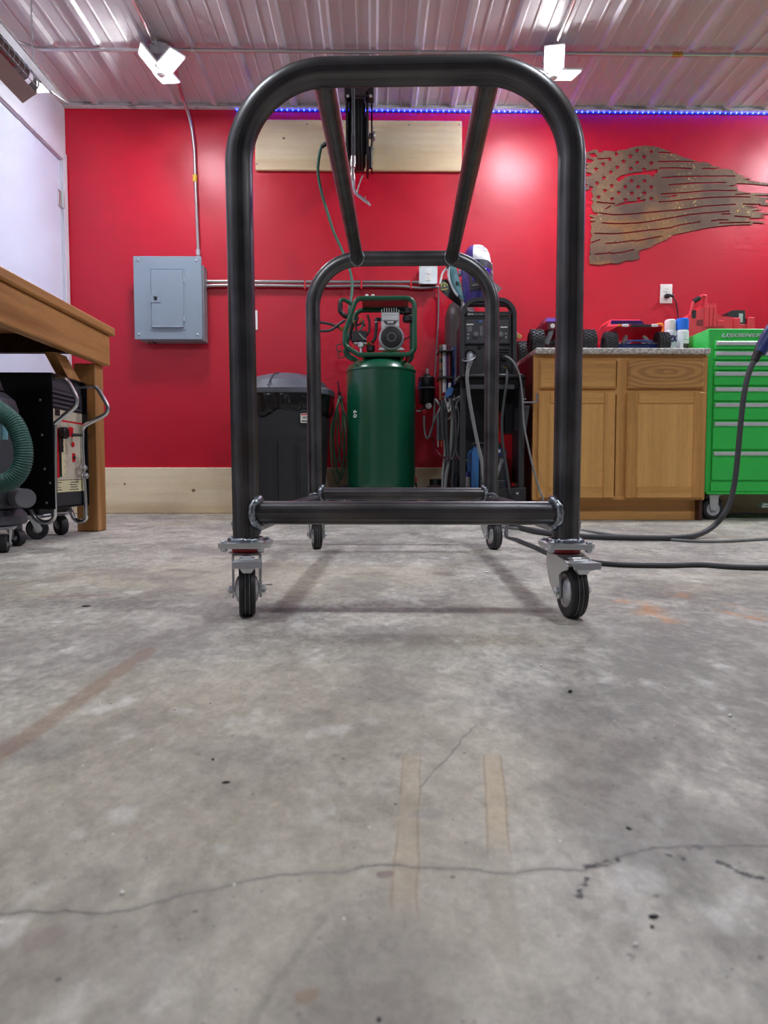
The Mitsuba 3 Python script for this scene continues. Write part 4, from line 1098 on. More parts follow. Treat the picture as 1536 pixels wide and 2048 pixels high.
# ------------------------------------------------------------------ things on the countertop
def truck_wheel(holder, x, y, z, r, w, lugs=22):
    t = lathe([(r * .52, -w / 2), (r * .80, -w / 2), (r * .93, -w * .42), (r * .95, 0), (r * .93, w * .42), (r * .80, w / 2), (r * .52, w / 2)], 40, (x, y, z), 'x')
    L = []
    for i in range(lugs):
        for j, o in ((-.34, 0), (-.12, .5), (.12, 0), (.34, .5)):
            a = 2 * math.pi * (i + o) / lugs
            m = cb((j * w, 0, r * .965), (w * .17, r * .17, r * .09), r * .01)
            L.append(mv(rot(m, math.degrees(a), (1, 0, 0)), (x, y, z)))
    tk = part(holder, 'tire', t, 'tire', 35)
    part(tk, 'lugs', join(L), 'tire')
    part(tk, 'rim', lathe([(0, -w * .40), (r * .2, -w * .42), (r * .5, -w * .46), (r * .53, -w * .48), (r * .53, w * .48), (r * .5, w * .46), (r * .2, w * .42), (0, w * .40)], 28, (x, y, z), 'x'), 'black_plastic', 35)
    return tk


# monster truck, partly behind the right front leg
k = thing('toy_truck', 'dark red toy monster truck with big black tires on the left end of the countertop', 'toy truck')
TY = 3.70
cz = COUNTER_Z
xa, xb = P(1072, 680, TY)[0], P(1175, 680, TY)[0]
tr, tw = .066, .072
for x in (xa, xb):
    for y in (TY, TY + .33):
        truck_wheel(k, x, y, cz + tr + .0005, tr, tw)
xm = (xa + xb) / 2
part(k, 'chassis', bx(xm - .05, xm + .05, TY - .02, TY + .36, cz + .062, cz + .085, .006), 'black_plastic')
for y in (TY, TY + .33):
    part(k, 'axle', rod((xa, y, cz + tr), (xb, y, cz + tr), .011, 12), 'black', 30)
    for s in (-1, 1):
        part(k, 'shock', join(rod((xm + s * .085, y - .02, cz + .055), (xm + s * .055, y - .02, cz + .13), .010, 12), rod((xm + s * .085, y - .02, cz + .055), (xm + s * .06, y - .02, cz + .118), .014, 12)), 'mid_grey', 30)
body = hull([(xm + sx * w, y, z) for sx in (-1, 1) for w, y, z in ((.085, TY - .045, cz + .125), (.085, TY - .045, cz + .160), (.095, TY + .36, cz + .125), (.09, TY + .36, cz + .178), (.082, TY + .08, cz + .182))])
b_ = part(k, 'body', body, 'dark_red', label='dark red body shell')
cab = hull([(xm + sx * w, y, z) for sx in (-1, 1) for w, y, z in ((.082, TY + .07, cz + .178), (.080, TY + .27, cz + .178), (.056, TY + .13, cz + .222), (.055, TY + .22, cz + .222))])
part(b_, 'cab', cab, 'dark_red')
part(b_, 'windshield', plate([(xm - .066, TY + .080, cz + .188), (xm + .066, TY + .080, cz + .188), (xm + .052, TY + .116, cz + .214), (xm - .052, TY + .116, cz + .214)], .004), 'purple')
for s in (-1, 1):
    part(b_, 'headlight', cyl((xm + s * .06, TY - .046, cz + .142), .012, .006, 'y', 16), 'white_plastic', 30)

# red short course truck
k = thing('toy_truck', 'red toy race truck with blue suspension arms on the middle of the countertop', 'toy truck')
TY = 3.68
xa, xb = P(1219, 680, TY)[0], P(1323, 680, TY)[0]
tr, tw = .058, .064
for x in (xa, xb):
    for y in (TY, TY + .33):
        truck_wheel(k, x, y, cz + tr + .0005, tr, tw, 26)
xm = (xa + xb) / 2
part(k, 'chassis', bx(xm - .06, xm + .06, TY - .03, TY + .38, cz + .022, cz + .030, .003), 'black_plastic')
sa = hull([(xm + s * x, TY + y, cz + z) for s in (-1, 1) for x, y, z in ((.045, -.04, .030), (.045, -.04, .052), (.115, -.01, .036), (.115, -.01, .052), (.045, .03, .030), (.045, .03, .05))])
part(k, 'suspension_arm', sa, 'navy', label='blue front suspension arm')
part(k, 'bumper', join(tube(curve([(xm - .07, TY - .05, cz + .056), (xm - .04, TY - .065, cz + .060), (xm + .04, TY - .065, cz + .060), (xm + .07, TY - .05, cz + .056)], 6), .006, 10), bx(xm - .05, xm + .05, TY - .062, TY - .03, cz + .022, cz + .030, .002)), 'navy', 30)
for s in (-1, 1):
    part(k, 'shock', join(rod((xm + s * .07, TY - .015, cz + .052), (xm + s * .045, TY + .01, cz + .098), .009, 12), rod((xm + s * .066, TY - .012, cz + .058), (xm + s * .05, TY + .005, cz + .088), .0125, 12)), 'hood_grey', 30)
    part(k, 'axle', rod((xm + s * .03, TY, cz + tr), (xm + s * .14, TY, cz + tr), .006, 10), 'zinc_dull', 30)
part(k, 'axle', rod((xa, TY + .33, cz + tr), (xb, TY + .33, cz + tr), .008, 10), 'black', 30)
BZ = cz + .034
sh = []
for y, hw, zb, zt in ((TY - .055, .118, .098, .112), (TY + .03, .142, .085, .128), (TY + .10, .142, .070, .132), (TY + .30, .142, .060, .130), (TY + .43, .142, .066, .128)):
    sh.append((y, hw, zb, zt))
segs = []
for (y0, w0, b0, t0), (y1, w1, b1, t1) in zip(sh[:-1], sh[1:]):
    segs.append(hull([(xm + s * w, y, BZ + z) for s in (-1, 1) for w, y, z in ((w0, y0, t0 - .010), (w0 - .02, y0, t0), (w1, y1, t1 - .010), (w1 - .02, y1, t1))]))
    for s in (-1, 1):
        segs.append(hull([(xm + s * w, y, BZ + z) for w, y, z in ((w0, y0, b0), (w0 - .004, y0, b0), (w0, y0, t0 - .01), (w0 - .006, y0, t0 - .008), (w1, y1, b1), (w1 - .004, y1, b1), (w1, y1, t1 - .01), (w1 - .006, y1, t1 - .008))]))
b_ = part(k, 'body', join(segs), 'red_plastic', label='red body shell')
part(b_, 'cab', hull([(xm + s * w, y, BZ + z) for s in (-1, 1) for w, y, z in ((.108, TY + .10, .128), (.108, TY + .32, .128), (.080, TY + .16, .180), (.085, TY + .27, .180))]), 'red_plastic')
part(b_, 'windshield', plate([(xm - .096, TY + .106, BZ + .136), (xm + .096, TY + .106, BZ + .136), (xm + .080, TY + .143, BZ + .170), (xm - .080, TY + .143, BZ + .170)], .004), 'black_gloss')
for s in (-1, 1):
    part(b_, 'side_window', plate([(xm + s * .1075, TY + .14, BZ + .134), (xm + s * .1075, TY + .28, BZ + .134), (xm + s * .088, TY + .26, BZ + .166), (xm + s * .086, TY + .17, BZ + .166)], .004), 'black_gloss')
    part(b_, 'headlight', cb((xm + s * .075, TY - .058, BZ + .105), (.034, .008, .014), .003), 'white_plastic')
part(b_, 'grille', cb((xm + .005, TY - .057, BZ + .104), (.105, .006, .013), .002), 'black')
part(b_, 'indicator', cb((xm - .105, TY - .056, BZ + .106), (.016, .006, .011), .002), 'orange')


def can(name, label, cat, px, y, r, h, body, capm, cap_h, cap_r=None, dome=True, labelpart=None):
    x = P(px, 690, y)[0]
    cap_r = cap_r or r * .92
    t = thing(name, label, cat)
    hb = h - cap_h
    part(t, 'body', lathe([(0, .0), (r * .94, 0), (r, .004), (r, hb - .016), (r * .97, hb - .008), (r * .8, hb), (0, hb)], 36, (x, y, COUNTER_Z + .0005)), body, 35)
    part(t, 'cap', lathe([(0, hb - .001), (cap_r, hb - .001), (cap_r, hb + cap_h - .006), (cap_r - .006, hb + cap_h), (0, hb + cap_h)], 36, (x, y, COUNTER_Z + .0005)), capm, 35)
    return t, x


t, x = can('spray_can', 'white spray can with a pale cap and blue letters beside the red toy truck', 'spray can', 1339.5, 3.76, .031, .196, 'white_paint', 'white_plastic', .052)
zc = COUNTER_Z
part(t, 'label_letter', text('ZX', .030, (x - .018, 3.76 - .0325, zc + .078), depth=.010, bold=True, fit=.036), 'navy')
part(t, 'label_band', lathe([(.0313, .026), (.0313, .040)], 36, (x, 3.76, zc), a0=0), 'light_grey', 35)
t, x = can('spray_can', 'spray can with a bright blue cap beside the green tool chest', 'spray can', 1363.5, 3.75, .0338, .200, 'white_paint', 'blue_cap', .058, .0325)
part(t, 'label_print', ext(sbox(x - .006, zc + .012, x + .022, zc + .088), 3.75 - .0345, 3.75 - .026), 'bottle_brown')
part(t, 'label_print', ext(sbox(x - .006, zc + .066, x + .022, zc + .086), 3.75 - .0352, 3.75 - .0340), 'white_plastic')
t, x = can('bottle', 'bottle with an orange cap behind the red toy truck', 'bottle', 1318, 3.95, .024, float(P(1318, 647, 3.95)[2]) - COUNTER_Z, 'light_grey', 'orange', .050, .022)

# ------------------------------------------------------------------ things on the tool chest
gz_ = CHEST_Z + .0005
k = thing('battery_charger', 'red cordless tool charger with a carrying handle on the green tool chest', 'charger')
GY = 3.86
def C(px, py, y=GY): return P(px, py, y)


def seat(pts):        # the outline set down on the chest's top
    z0 = min(p[1] for p in pts)
    return Polygon([(p[0], gz_ + .008 if p[1] < z0 + .004 else p[1]) for p in pts])


def rseat(px0, py0, px1, y0, y1, b):
    a, b_, _, z1 = R(px0, py0, px1, py0 + 20, y0)
    return bx(a, b_, y0, y1, gz_ + .0005, z1, b)


x0_, x1_ = C(1377, 640)[0], C(1466, 640)[0]
part(k, 'base', bx(x0_ + .003, x1_ - .01, GY - .03, GY + .21, gz_, gz_ + .008, .003), 'dark_grey')
poly = seat([C(*q)[[0, 2]] for q in ((1379, 655), (1379, 633), (1389, 627), (1400, 617), (1409, 615), (1410, 607), (1432, 607), (1435, 628), (1442, 632), (1465, 634), (1466, 655))])
bd = part(k, 'body', ext(poly, GY, GY + .20), 'red_plastic')
for i in range(5):
    part(bd, 'vent', bx(C(1393, 640)[0], C(1406, 640)[0], GY - .001, GY + .002, C(1400, 641 + i * 2.6)[2], C(1400, 639.6 + i * 2.6)[2], 0), 'dark_red')
for a, b in ((1411, 1418), (1420, 1426), (1428, 1433)):
    part(bd, 'rib', rbox(a, 612, b, 654, GY - .006, GY + .001, .003), 'red_plastic')
part(bd, 'rib', rbox(1436, 640, 1449, 653, GY - .004, GY + .001, .003), 'red_plastic')
part(bd, 'recess', rbox(1384, 620, 1392, 636, GY - .0015, GY + .001, 0), 'black')
hpath = fillet([C(1380, 632, GY + .02), C(1387, 604, GY + .02), C(1404, 592, GY + .02), C(1411, 592, GY + .02), C(1412, 612, GY + .02)], .02, 6)
hd = part(k, 'handle', tube(hpath, .0105, 12), 'red_plastic', True)
part(hd, 'grip', tube([C(1387, 603.5, GY + .017), C(1399, 596, GY + .017)], .0125, 12), 'black_plastic', 30)
k = thing('battery_charger', 'red charger with a black battery pack on the right of the green tool chest', 'charger')
bd = part(k, 'body', join(rseat(1466, 635, 1481, GY + .02, GY + .16, .004), rseat(1497, 634, 1510, GY + .02, GY + .16, .004), rseat(1466, 648, 1510, GY + .03, GY + .17, .003)), 'red_plastic')
poly = Polygon([C(*q)[[0, 2]] for q in ((1482, 647), (1481, 636), (1470, 636), (1462, 632), (1463, 622), (1470, 618), (1480, 617), (1497, 618), (1497.5, 647))])
bt_ = part(k, 'battery', ext(poly, GY + .035, GY + .11), 'black_plastic')
part(bt_, 'contact', rbox(1478, 627, 1486, 645, GY + .032, GY + .036, .001), 'light_grey')

# ------------------------------------------------------------------ trash can
k = thing('trash_can', 'black plastic trash can with a domed grey lid and a bag liner behind the frame', 'trash can')
bxx, by = P(574, 900, 3.84)[0], 3.84
r0, r1 = .190, .244
zt = P(577, 790, 3.84)[2]


def sq_lathe(prof, n=72, at=(0, 0), pw=2.6):     # rounded-square section
    a = np.arange(n) / n * 2 * np.pi
    s = (np.abs(np.cos(a)) ** pw + np.abs(np.sin(a)) ** pw) ** (-1 / pw)
    V, F = [], []
    for r, z in prof:
        V.append(np.stack([at[0] + r * s * np.cos(a), at[1] + r * s * np.sin(a), np.full(n, z)], 1))
    for i in range(len(prof) - 1):
        for j in range(n):
            p, q_ = i * n + j, i * n + (j + 1) % n
            F += [(p, q_, q_ + n), (p, q_ + n, p + n)]
    V = np.vstack(V)
    for i, z in ((0, prof[0][1]), (len(prof) - 1, prof[-1][1])):
        V = np.vstack([V, [[at[0], at[1], z]]])
        for j in range(n):
            t = (i * n + j, i * n + (j + 1) % n, len(V) - 1)
            F.append(t[::-1] if i == 0 else t)
    m = trimesh.Trimesh(V, np.array(F), process=False); m.fix_normals(); return m


body = sq_lathe([(r0, .002), (r0 + .004, .012), (r0 + .030, zt * .60), (r0 + .0305, zt * .61), (r0 + .038, zt * .66), (r1 - .012, zt - .05), (r1 - .010, zt - .045), (r1, zt - .043), (r1 + .002, zt)], at=(bxx, by))
part(k, 'body', body, 'black_plastic', 25)
for px in (551, 595, 512, 640):
    a = P(px, 860, by - .235)
    part(k, 'rib', hull([(a[0] - .006, by - .232, zt * .60), (a[0] + .006, by - .232, zt * .60), (a[0] - .006, by - .205, .03), (a[0] + .006, by - .205, .03), (a[0] - .003, by - .240, zt * .59), (a[0] + .003, by - .240, zt * .59), (a[0] - .003, by - .213, .03), (a[0] + .003, by - .213, .03)]), 'black_plastic')
lidm = sq_lathe([(r1 + .012, zt - .014), (r1 + .014, zt - .010), (r1 + .013, zt + .012), (r1 + .002, zt + .022), (r1 - .016, zt + .026), (r1 - .040, zt + .060), (r1 - .09, zt + .088), (r1 - .15, zt + .104), (.05, zt + .112), (.01, zt + .113)], at=(bxx, by))
l_ = part(k, 'lid', lidm, 'lid_grey', 25, label='domed grey lid')
qs = [(bxx - .06, by - .255, zt + .024), (bxx - .056, by - .212, zt + .056), (bxx - .045, by - .150, zt + .091), (bxx - .03, by - .09, zt + .107)]
part(l_, 'seam', tube(curve(qs, 6), .0035, 8), 'dark_grey', True)
lm = sq_lathe([(r1 + .004, zt - .012), (r1 + .006, zt - .03), (r1 + .003, zt - .075), (r1 + .001, zt - .10), (r1 - .014, zt - .115)], n=160, at=(bxx, by))
dv = lm.vertices - [bxx, by, 0]
a_ = np.arctan2(dv[:, 1], dv[:, 0])
wv = meshkit.fbm(np.stack([np.cos(a_) * 9, np.sin(a_) * 9, dv[:, 2] * 26], 1), 3, 4) - .5
lm.vertices[:, 0] += np.cos(a_) * wv * .03; lm.vertices[:, 1] += np.sin(a_) * wv * .03
lm.vertices[:, 2] += (meshkit.noise(np.stack([np.cos(a_) * 5, np.sin(a_) * 5, a_ * 0], 1), 9) - .5) * .05 * (dv[:, 2] < zt - .06)
part(k, 'bag_liner', lm, 'bag', 30, label='crumpled black bag edge')
st = part(k, 'sticker', rbox(601, 827, 624, 845.5, by - .2485, by - .235, 0), 'white_plastic', label='white barcode sticker')
part(st, 'print', rbox(602, 828, 623, 830.5, by - .2490, by - .24, 0), 'red_paint')
part(st, 'print', rbox(603, 841, 623, 843.5, by - .2490, by - .24, 0), 'black')
for i in range(9):
    part(st, 'print', rbox(605 + i * 1.9, 832.5, 606 + i * 1.9, 838, by - .2490, by - .24, 0), 'black')

# ------------------------------------------------------------------ air compressor
k = COMP = thing('air_compressor', 'upright dark green air compressor with a caged motor on top of its tank', 'air compressor')
ax_, ay = P(762, 850, 3.83)[0], 3.83
tr = .184
zs = P(762, 735, 3.66)[2]
part(k, 'tank', lathe([(0, .10), (.10, .104), (.15, .120), (.176, .150), (tr, .185), (tr, zs - .006), (tr + .0035, zs - .003), (tr + .0035, zs + .004), (tr - .001, zs + .007), (.172, zs + .030), (.145, zs + .048), (.10, zs + .060), (.05, zs + .066), (0, zs + .067)], 72, (ax_, ay, 0)), 'green_tank', 40)
ztop = zs + .067
part(k, 'base_ring', join(lathe([(.12, .012), (.126, .012), (.150, .125), (.144, .125)], 40, (ax_, ay, 0)), lathe([(.10, .001), (.14, .001), (.14, .013), (.10, .013)], 40, (ax_, ay, 0))), 'green_tank', 30)
for xw, yy in ((P(689, 990, 3.86)[0], 3.86), (ax_ + .03, 4.075)):
    w_ = part(k, 'wheel', lathe([(.045, -.022), (.076, -.022), (.085, -.014), (.085, .014), (.076, .022), (.045, .022)], 40, (xw, yy, .0855), 'y'), 'tire', 35)
    part(w_, 'hub', lathe([(0, -.018), (.045, -.016), (.047, 0), (.045, .016), (0, .018)], 32, (xw, yy, .0855), 'y'), 'mid_grey', 35)
    part(w_, 'axle', rod((xw, yy - .03, .0855), (xw, yy + .03, .0855), .008, 12), 'zinc_dull', 30)
    part(w_, 'bracket', plate([(xw, yy + .03, .07), (xw + np.sign(ax_ - xw) * .09, yy + .03, .15), (xw + np.sign(ax_ - xw) * .09, yy + .03, .20), (xw, yy + .03, .115)], .005), 'green_tank')
q = P(700, 836, ay - .145)
dirr = np.array([.62, -.78, 0]); th = math.radians(-128)
a_m = math.radians(-141)
n_ = np.array([math.cos(a_m), math.sin(a_m), 0]); r_ = np.cross([0, 0, 1], n_)
q = np.array([ax_, ay, P(700, 819, 3.7)[2]]) + n_ * (tr - .0008)
part(k, 'marking', text('60', .024, q, right=(0, 0, -1), up=r_, depth=.0022, bold=True), 'white_plastic')
CY0, CY1 = ay - .135, ay + .135
RPX = [(712, 597), (829, 596), (829, 709), (718, 710), (689, 691), (690, 664)]
ringp = [P(a, b, CY0) for a, b in RPX]
back = [p + [0, CY1 - CY0, 0] for p in ringp]
for pts in (ringp, back):
    part(k, 'cage_ring', tube(fillet(pts, .042, 8, closed=True), .0125, 16, closed=True), 'green_tank', True)
for i in (2, 3):
    part(k, 'cage_bar', rod(ringp[i] + [(.03 if i == 3 else -.03), 0, .004], back[i] + [(.03 if i == 3 else -.03), 0, .004], .011, 12), 'green_tank', 30)
tp = [ringp[0] + [.03, 0, .006], ringp[1] + [-.025, 0, .006], back[1] + [-.025, 0, .006], back[0] + [.03, 0, .006]]
part(k, 'cage_top', plate(tp, .004), 'green_tank')
hb = ringp[0]
part(k, 'push_handle', tube(fillet([P(708, 611, ay - .02), P(690, 600, ay - .02), P(681, 599, ay - .02), P(680, 622, ay - .02), P(688, 632, ay - .02), P(699, 634, ay - .02)], .018, 6), .0105, 12), 'green_tank', True)
part(k, 'push_grip', tube(fillet([P(680.5, 606, ay - .02), P(680, 622, ay - .02), P(688, 631, ay - .02), P(694, 633.5, ay - .02)], .018, 6), .0128, 12), 'black', True)
zc0 = ringp[3][2]
part(k, 'saddle', join(bx(ax_ - .10, ax_ + .12, ay - .13, ay + .13, zc0 - .002, zc0 + .008, .003), bx(ax_ - .09, ax_ - .08, ay - .12, ay + .12, ztop - .03, zc0, .002), bx(ax_ + .10, ax_ + .11, ay - .12, ay + .12, ztop - .04, zc0, .002)), 'green_dark')
# pump and motor
PY = ay - .115
mc = P(783, 675, PY)
mt = part(k, 'motor', lathe([(0, -.005), (.058, -.005), (.066, .004), (.067, .03), (.064, .04), (.064, .19), (.05, .205), (0, .205)], 40, (mc[0], PY, mc[2]), 'y'), 'aluminium', 35)
part(mt, 'fan_cover', lathe([(0, -.012), (.022, -.012), (.024, -.009), (.050, -.0085), (.058, -.004), (.060, .006), (0, .006)], 40, (mc[0], PY, mc[2]), 'y'), 'black', 35)
sp = []
for i in range(26):
    a = 2 * math.pi * i / 26
    c_, s_ = math.cos(a), math.sin(a)
    sp.append(rod((mc[0] + .024 * c_, PY - .0095, mc[2] + .024 * s_), (mc[0] + .052 * c_, PY - .0095, mc[2] + .052 * s_), .0011, 6))
part(mt, 'fan_grille', join(sp), 'black_plastic', 30)
part(mt, 'fan_ring', tube([(mc[0] + .022 * math.cos(t), PY - .012, mc[2] + .022 * math.sin(t)) for t in np.linspace(0, 2 * math.pi, 28, endpoint=False)], .0022, 8, closed=True), 'mid_grey', True)
part(mt, 'foot', join(hull([(mc[0] + x, y, mc[2] + z) for x, z in ((-.066, -.062), (.066, -.062), (-.066, -.054), (.066, -.054), (-.03, -.04), (.03, -.04)) for y in (PY + .01, PY + .03)])), 'aluminium')
hx0, hx1, hz0, hz1 = R(762.5, 624, 799, 656, PY + .012)
hdp = part(k, 'cylinder_head', bx(hx0, hx1, PY + .012, PY + .12, hz0 - .03, hz1, .003), 'aluminium', label='silver cylinder head')
for i in range(8):
    xf_ = hx0 + .003 + (hx1 - hx0 - .006) * i / 7
    part(hdp, 'fin', bx(xf_ - .0022, xf_ + .0022, PY + .012, PY + .12, hz1 - .001, hz1 + (.022 if 0 < i < 7 else .014), .001), 'aluminium')
part(hdp, 'plate', bx(hx0 + .004, hx1 - .004, PY + .006, PY + .013, hz1 - .044, hz1 - .014, .002), 'aluminium')
part(hdp, 'badge', hull([(x, y, z) for y in (PY + .006, PY + .010) for x, z in ((hx0 + .012, hz1 - .048), (hx1 - .012, hz1 - .048), (hx0 + .026, hz1 - .062), (hx1 - .026, hz1 - .062))]), 'black')
part(hdp, 'badge_plate', cb(((hx0 + hx1) / 2, PY + .005, hz1 - .054), (.034, .004, .011), .001), 'aluminium')
for py, r_ in ((622, .021), (638, .026)):
    q = P(815.5, py, PY + .03)
    part(k, 'air_filter', join(cyl(q, r_, .034, 'z', 24, .004), *[cyl(q + [0, 0, dz], r_ + .0015, .004, 'z', 24, .001) for dz in (-.01, 0, .01)]), 'black', 30)
part(k, 'filter_elbow', rod(P(800, 624, PY + .04), P(812, 626, PY + .03), .012, 14), 'black', 30)
sw = part(k, 'pressure_switch', rbox(704, 661, 733, 682, PY + .02, PY + .10, .004), 'black_plastic')
part(sw, 'bracket', tube([P(718, 666, PY + .018), P(727, 677, PY + .018), P(733, 679, PY + .018)], .003, 8), 'light_grey', True)
rg = part(k, 'regulator', join(cyl(P(722, 690, PY + .03), .018, .026, 'z', 20), rod(P(708, 687, PY + .03), P(733, 687, PY + .03), .009, 12), rod(P(722, 690, PY + .03), P(722, 712, PY + .03), .0075, 12)), 'zinc_dull', 30)
part(k, 'check_valve', join(rod(P(732, 688, PY + .05), P(742, 687, PY + .05), .008, 12), cyl(P(738, 687.5, PY + .05), .011, .012, 'x', 6)), 'brass', 30)
part(k, 'start_capacitor', cyl(P(741, 697, PY + .06), .022, .034, 'z', 24, .004), 'black', 30)
for pts, r_, m_ in ((((753, 645), (752, 660), (750, 676), (744, 686)), .0085, 'black'), (((735, 630), (739, 645), (738, 662), (732, 672)), .006, 'black'), (((727, 640), (725, 652), (718, 664)), .005, 'green_hose'), (((716, 634), (712, 648), (713, 660)), .006, 'black'),
                    (((700, 636), (703, 650), (700, 668), (706, 684)), .007, 'black'), (((806, 680), (815, 676), (822, 672)), .003, 'black'), (((710, 644), (716, 650), (724, 646), (730, 652)), .005, 'black'), (((707, 688), (705, 700), (707, 710)), .002, 'orange')):
    part(k, 'air_line', tube(curve([P(a, b, PY + .05) for a, b in pts], 6), r_, 10), m_, True)
part(k, 'air_fitting', join(rod(P(753, 648, PY + .05), P(752, 641, PY + .05), .008, 12)), 'zinc', 30)
part(k, 'pipe_elbow', tube(fillet([P(764, 640, PY + .05), P(752, 638, PY + .05), P(752, 643, PY + .05)], .01, 4), .009, 10), 'black', True)
for a, b in ((722, 641), (709, 646), (699, 664)):
    q = P(a, b, PY + .06); part(k, 'brass_fitting', join(cyl(q, .006, .010, 'z', 6), cyl(q + [0, 0, .009], .004, .010, 'z', 12)), 'brass', 30)
for sx in (-.02, .012):
    q = ringp[0] + [.075 + sx, .03, .020]
    part(k, 'bolt_cap', cyl(q, .009, .016, 'z', 16, .003), 'white_plastic', 30)
hexs = fillet([P(a, b, CY0 + .02) for a, b in ((687, 688), (672, 690), (675, 702), (690, 702), (675, 704), (677, 716), (692, 714))], .004, 2)
part(k, 'drain_wire', tube(hexs, .0026, 8), 'bottle_brown', True)
part(k, 'drain_line', tube(curve([P(a, b, CY0 + .04) for a, b in ((689, 698), (691, 708), (698, 716), (706, 720))], 6), .009, 10), 'green_tank', True)
# hoses plugged into the compressor's left side
k = thing('air_hose', 'black hose loop with brass fittings at the left side of the compressor', 'hose')
for pts, r_ in ((((692, 661), (678, 655), (660, 648), (640, 645), (630, 650), (632, 659), (645, 662), (662, 660), (676, 650), (690, 640)), .0068),):
    part(k, 'hose', tube(curve([P(a, b, ay - .02 - .004 * i) for i, (a, b) in enumerate(pts)], 8), r_, 12), 'cable_dark', True)
part(k, 'fitting', join(rod(P(690, 661, ay - .02), P(679, 656, ay - .024), .0085, 10), rod(P(686, 659, ay - .022), P(684, 658.5, ay - .022), .0115, 6)), 'brass', 30)

# ------------------------------------------------------------------ hose reel, its hose and the supply hose
k = thing('hose_reel', 'black air hose reel hanging from the ceiling in front of the pine board', 'hose reel')
ry = 3.90
rz = P(717, 272, ry)[2]
rx = lambda px: P(px, 272, ry)[0]
rr_ = .205
for px in (697, 735):
    x = rx(px)
    part(k, 'disc', lathe([(.02, -.002), (rr_ - .012, -.002), (rr_, -.006), (rr_ + .003, 0), (rr_, .006), (rr_ - .012, .002), (.02, .002)], 56, (x, ry, rz), 'x'), 'black_gloss', 35)
    for t in range(6):
        a = math.radians(60 * t + 20)
        part(f'{k}__disc' + ('' if px == 697 else '_001'), 'bolt', cyl((x + (.004 if px == 735 else -.004), ry + .13 * math.cos(a), rz + .13 * math.sin(a)), .007, .006, 'x', 8), 'zinc', 30)
part(k, 'drum', rod((rx(698), ry, rz), (rx(734), ry, rz), .09, 36), 'black', 30)
part(k, 'wound_hose', join(*[tube([(rx(703 + 6.2 * i), ry + .150 * math.cos(t), rz + .150 * math.sin(t)) for t in np.linspace(0, 2 * np.pi, 40, endpoint=False)], .0082, 10, closed=True) for i in range(5)], *[tube([(rx(706 + 6.2 * i), ry + .166 * math.cos(t), rz + .166 * math.sin(t)) for t in np.linspace(0, 2 * np.pi, 40, endpoint=False)], .0082, 10, closed=True) for i in range(4)]), 'cable_dark', True)
part(k, 'axle', join(rod((rx(693), ry, rz), (rx(748), ry, rz), .014, 16), cyl((rx(748), ry, rz), .024, .012, 'x', 20)), 'zinc_dull', 30)
part(k, 'arm', ext(Polygon([(rx(742), rz - .18), (rx(745), rz - .18), (rx(745), CEIL_Z - .03), (rx(742), CEIL_Z - .03)]), ry - .05, ry + .05), 'black_gloss')
part(k, 'arm', ext(Polygon([(rx(692.2), rz - .05), (rx(694.2), rz - .05), (rx(694.2), CEIL_Z - .03), (rx(692.2), CEIL_Z - .03)]), ry - .04, ry + .04), 'black_gloss')
part(k, 'mount', join(bx(rx(692), rx(746), ry - .16, ry + .16, CEIL_Z - .032, CEIL_Z - .023, .002), bx(rx(736), rx(748), ry - .20, ry - .12, P(740, 195, ry - .18)[2], CEIL_Z - .032, .003), bx(rx(692), rx(706), ry - .20, ry - .12, P(698, 193, ry - .18)[2], CEIL_Z - .032, .003), bx(rx(692), rx(746), ry - .20, ry - .19, P(698, 195, ry - .19)[2], P(698, 191, ry - .19)[2], .002)), 'black')
for px in (696, 741):
    part(k, 'bolt', cyl(P(px, 192, ry - .205), .008, .008, 'y', 6), 'zinc', 30)
part(k, 'arm_plate', rbox(737, 292, 744, 336, ry - .21, ry - .19, .002), 'black')
for py in (256, 271, 283, 297):
    part(k, 'bolt', cyl(P(747.5, py, ry - .02), .006, .008, 'x', 8), 'zinc', 30)
k = thing('air_hose', 'grey hose end with a chrome blow gun dangling from the hose reel', 'hose')
hy = ry - .215
part(k, 'hose', tube(curve([P(a, b, hy) for a, b in ((706.5, 172), (706.5, 220), (706.5, 260), (706.5, 285))], 6), .0085, 14), 'cable_dark', True)
sp_ = [P(706.5 + .0 * i, 272 + i * .12, hy) for i in range(0, 350)]
part(k, 'spring_guard', tube(curve([P(706.5, 272 + 4 * i, hy) for i in range(11)], 8), .0098 + .0012 * np.sin(np.arange(81) * 1.3), 14), 'dark_grey', True)
part(k, 'coupler', join(rod(P(706.3, 313, hy), P(706, 335, hy), .0125, 16), rod(P(706.2, 320, hy), P(706.1, 330, hy), .0142, 16)), 'chrome', 30)
gun = part(k, 'blow_gun', join(rod(P(706, 336, hy), P(705, 343, hy), .010, 14), tube([P(705, 342, hy), P(705.5, 352, hy), P(706, 366, hy), P(707.5, 378, hy)], [.009, .013, .0125, .006], 14), rod(P(707.5, 377, hy), P(712, 389, hy), .0075, 12), rod(P(711, 387, hy), P(736, 406, hy), .0085, 12)), 'chrome', 30)
part(gun, 'lever', tube([P(714, 386, hy - .005), P(718, 370, hy - .008), P(724, 354, hy - .008), P(727, 351, hy - .008)], .0045, 10), 'chrome', True)
part(gun, 'nozzle', rod(P(735, 405, hy), P(741, 411, hy), .0055, 12), 'zinc', 30)
part(gun, 'hook', tube(curve([P(728, 398, hy), P(731, 396, hy), P(730, 392, hy)], 5), .0022, 8), 'chrome', True)
k = thing('air_hose', 'green supply hose drooping from the hose reel down to the compressor', 'hose')
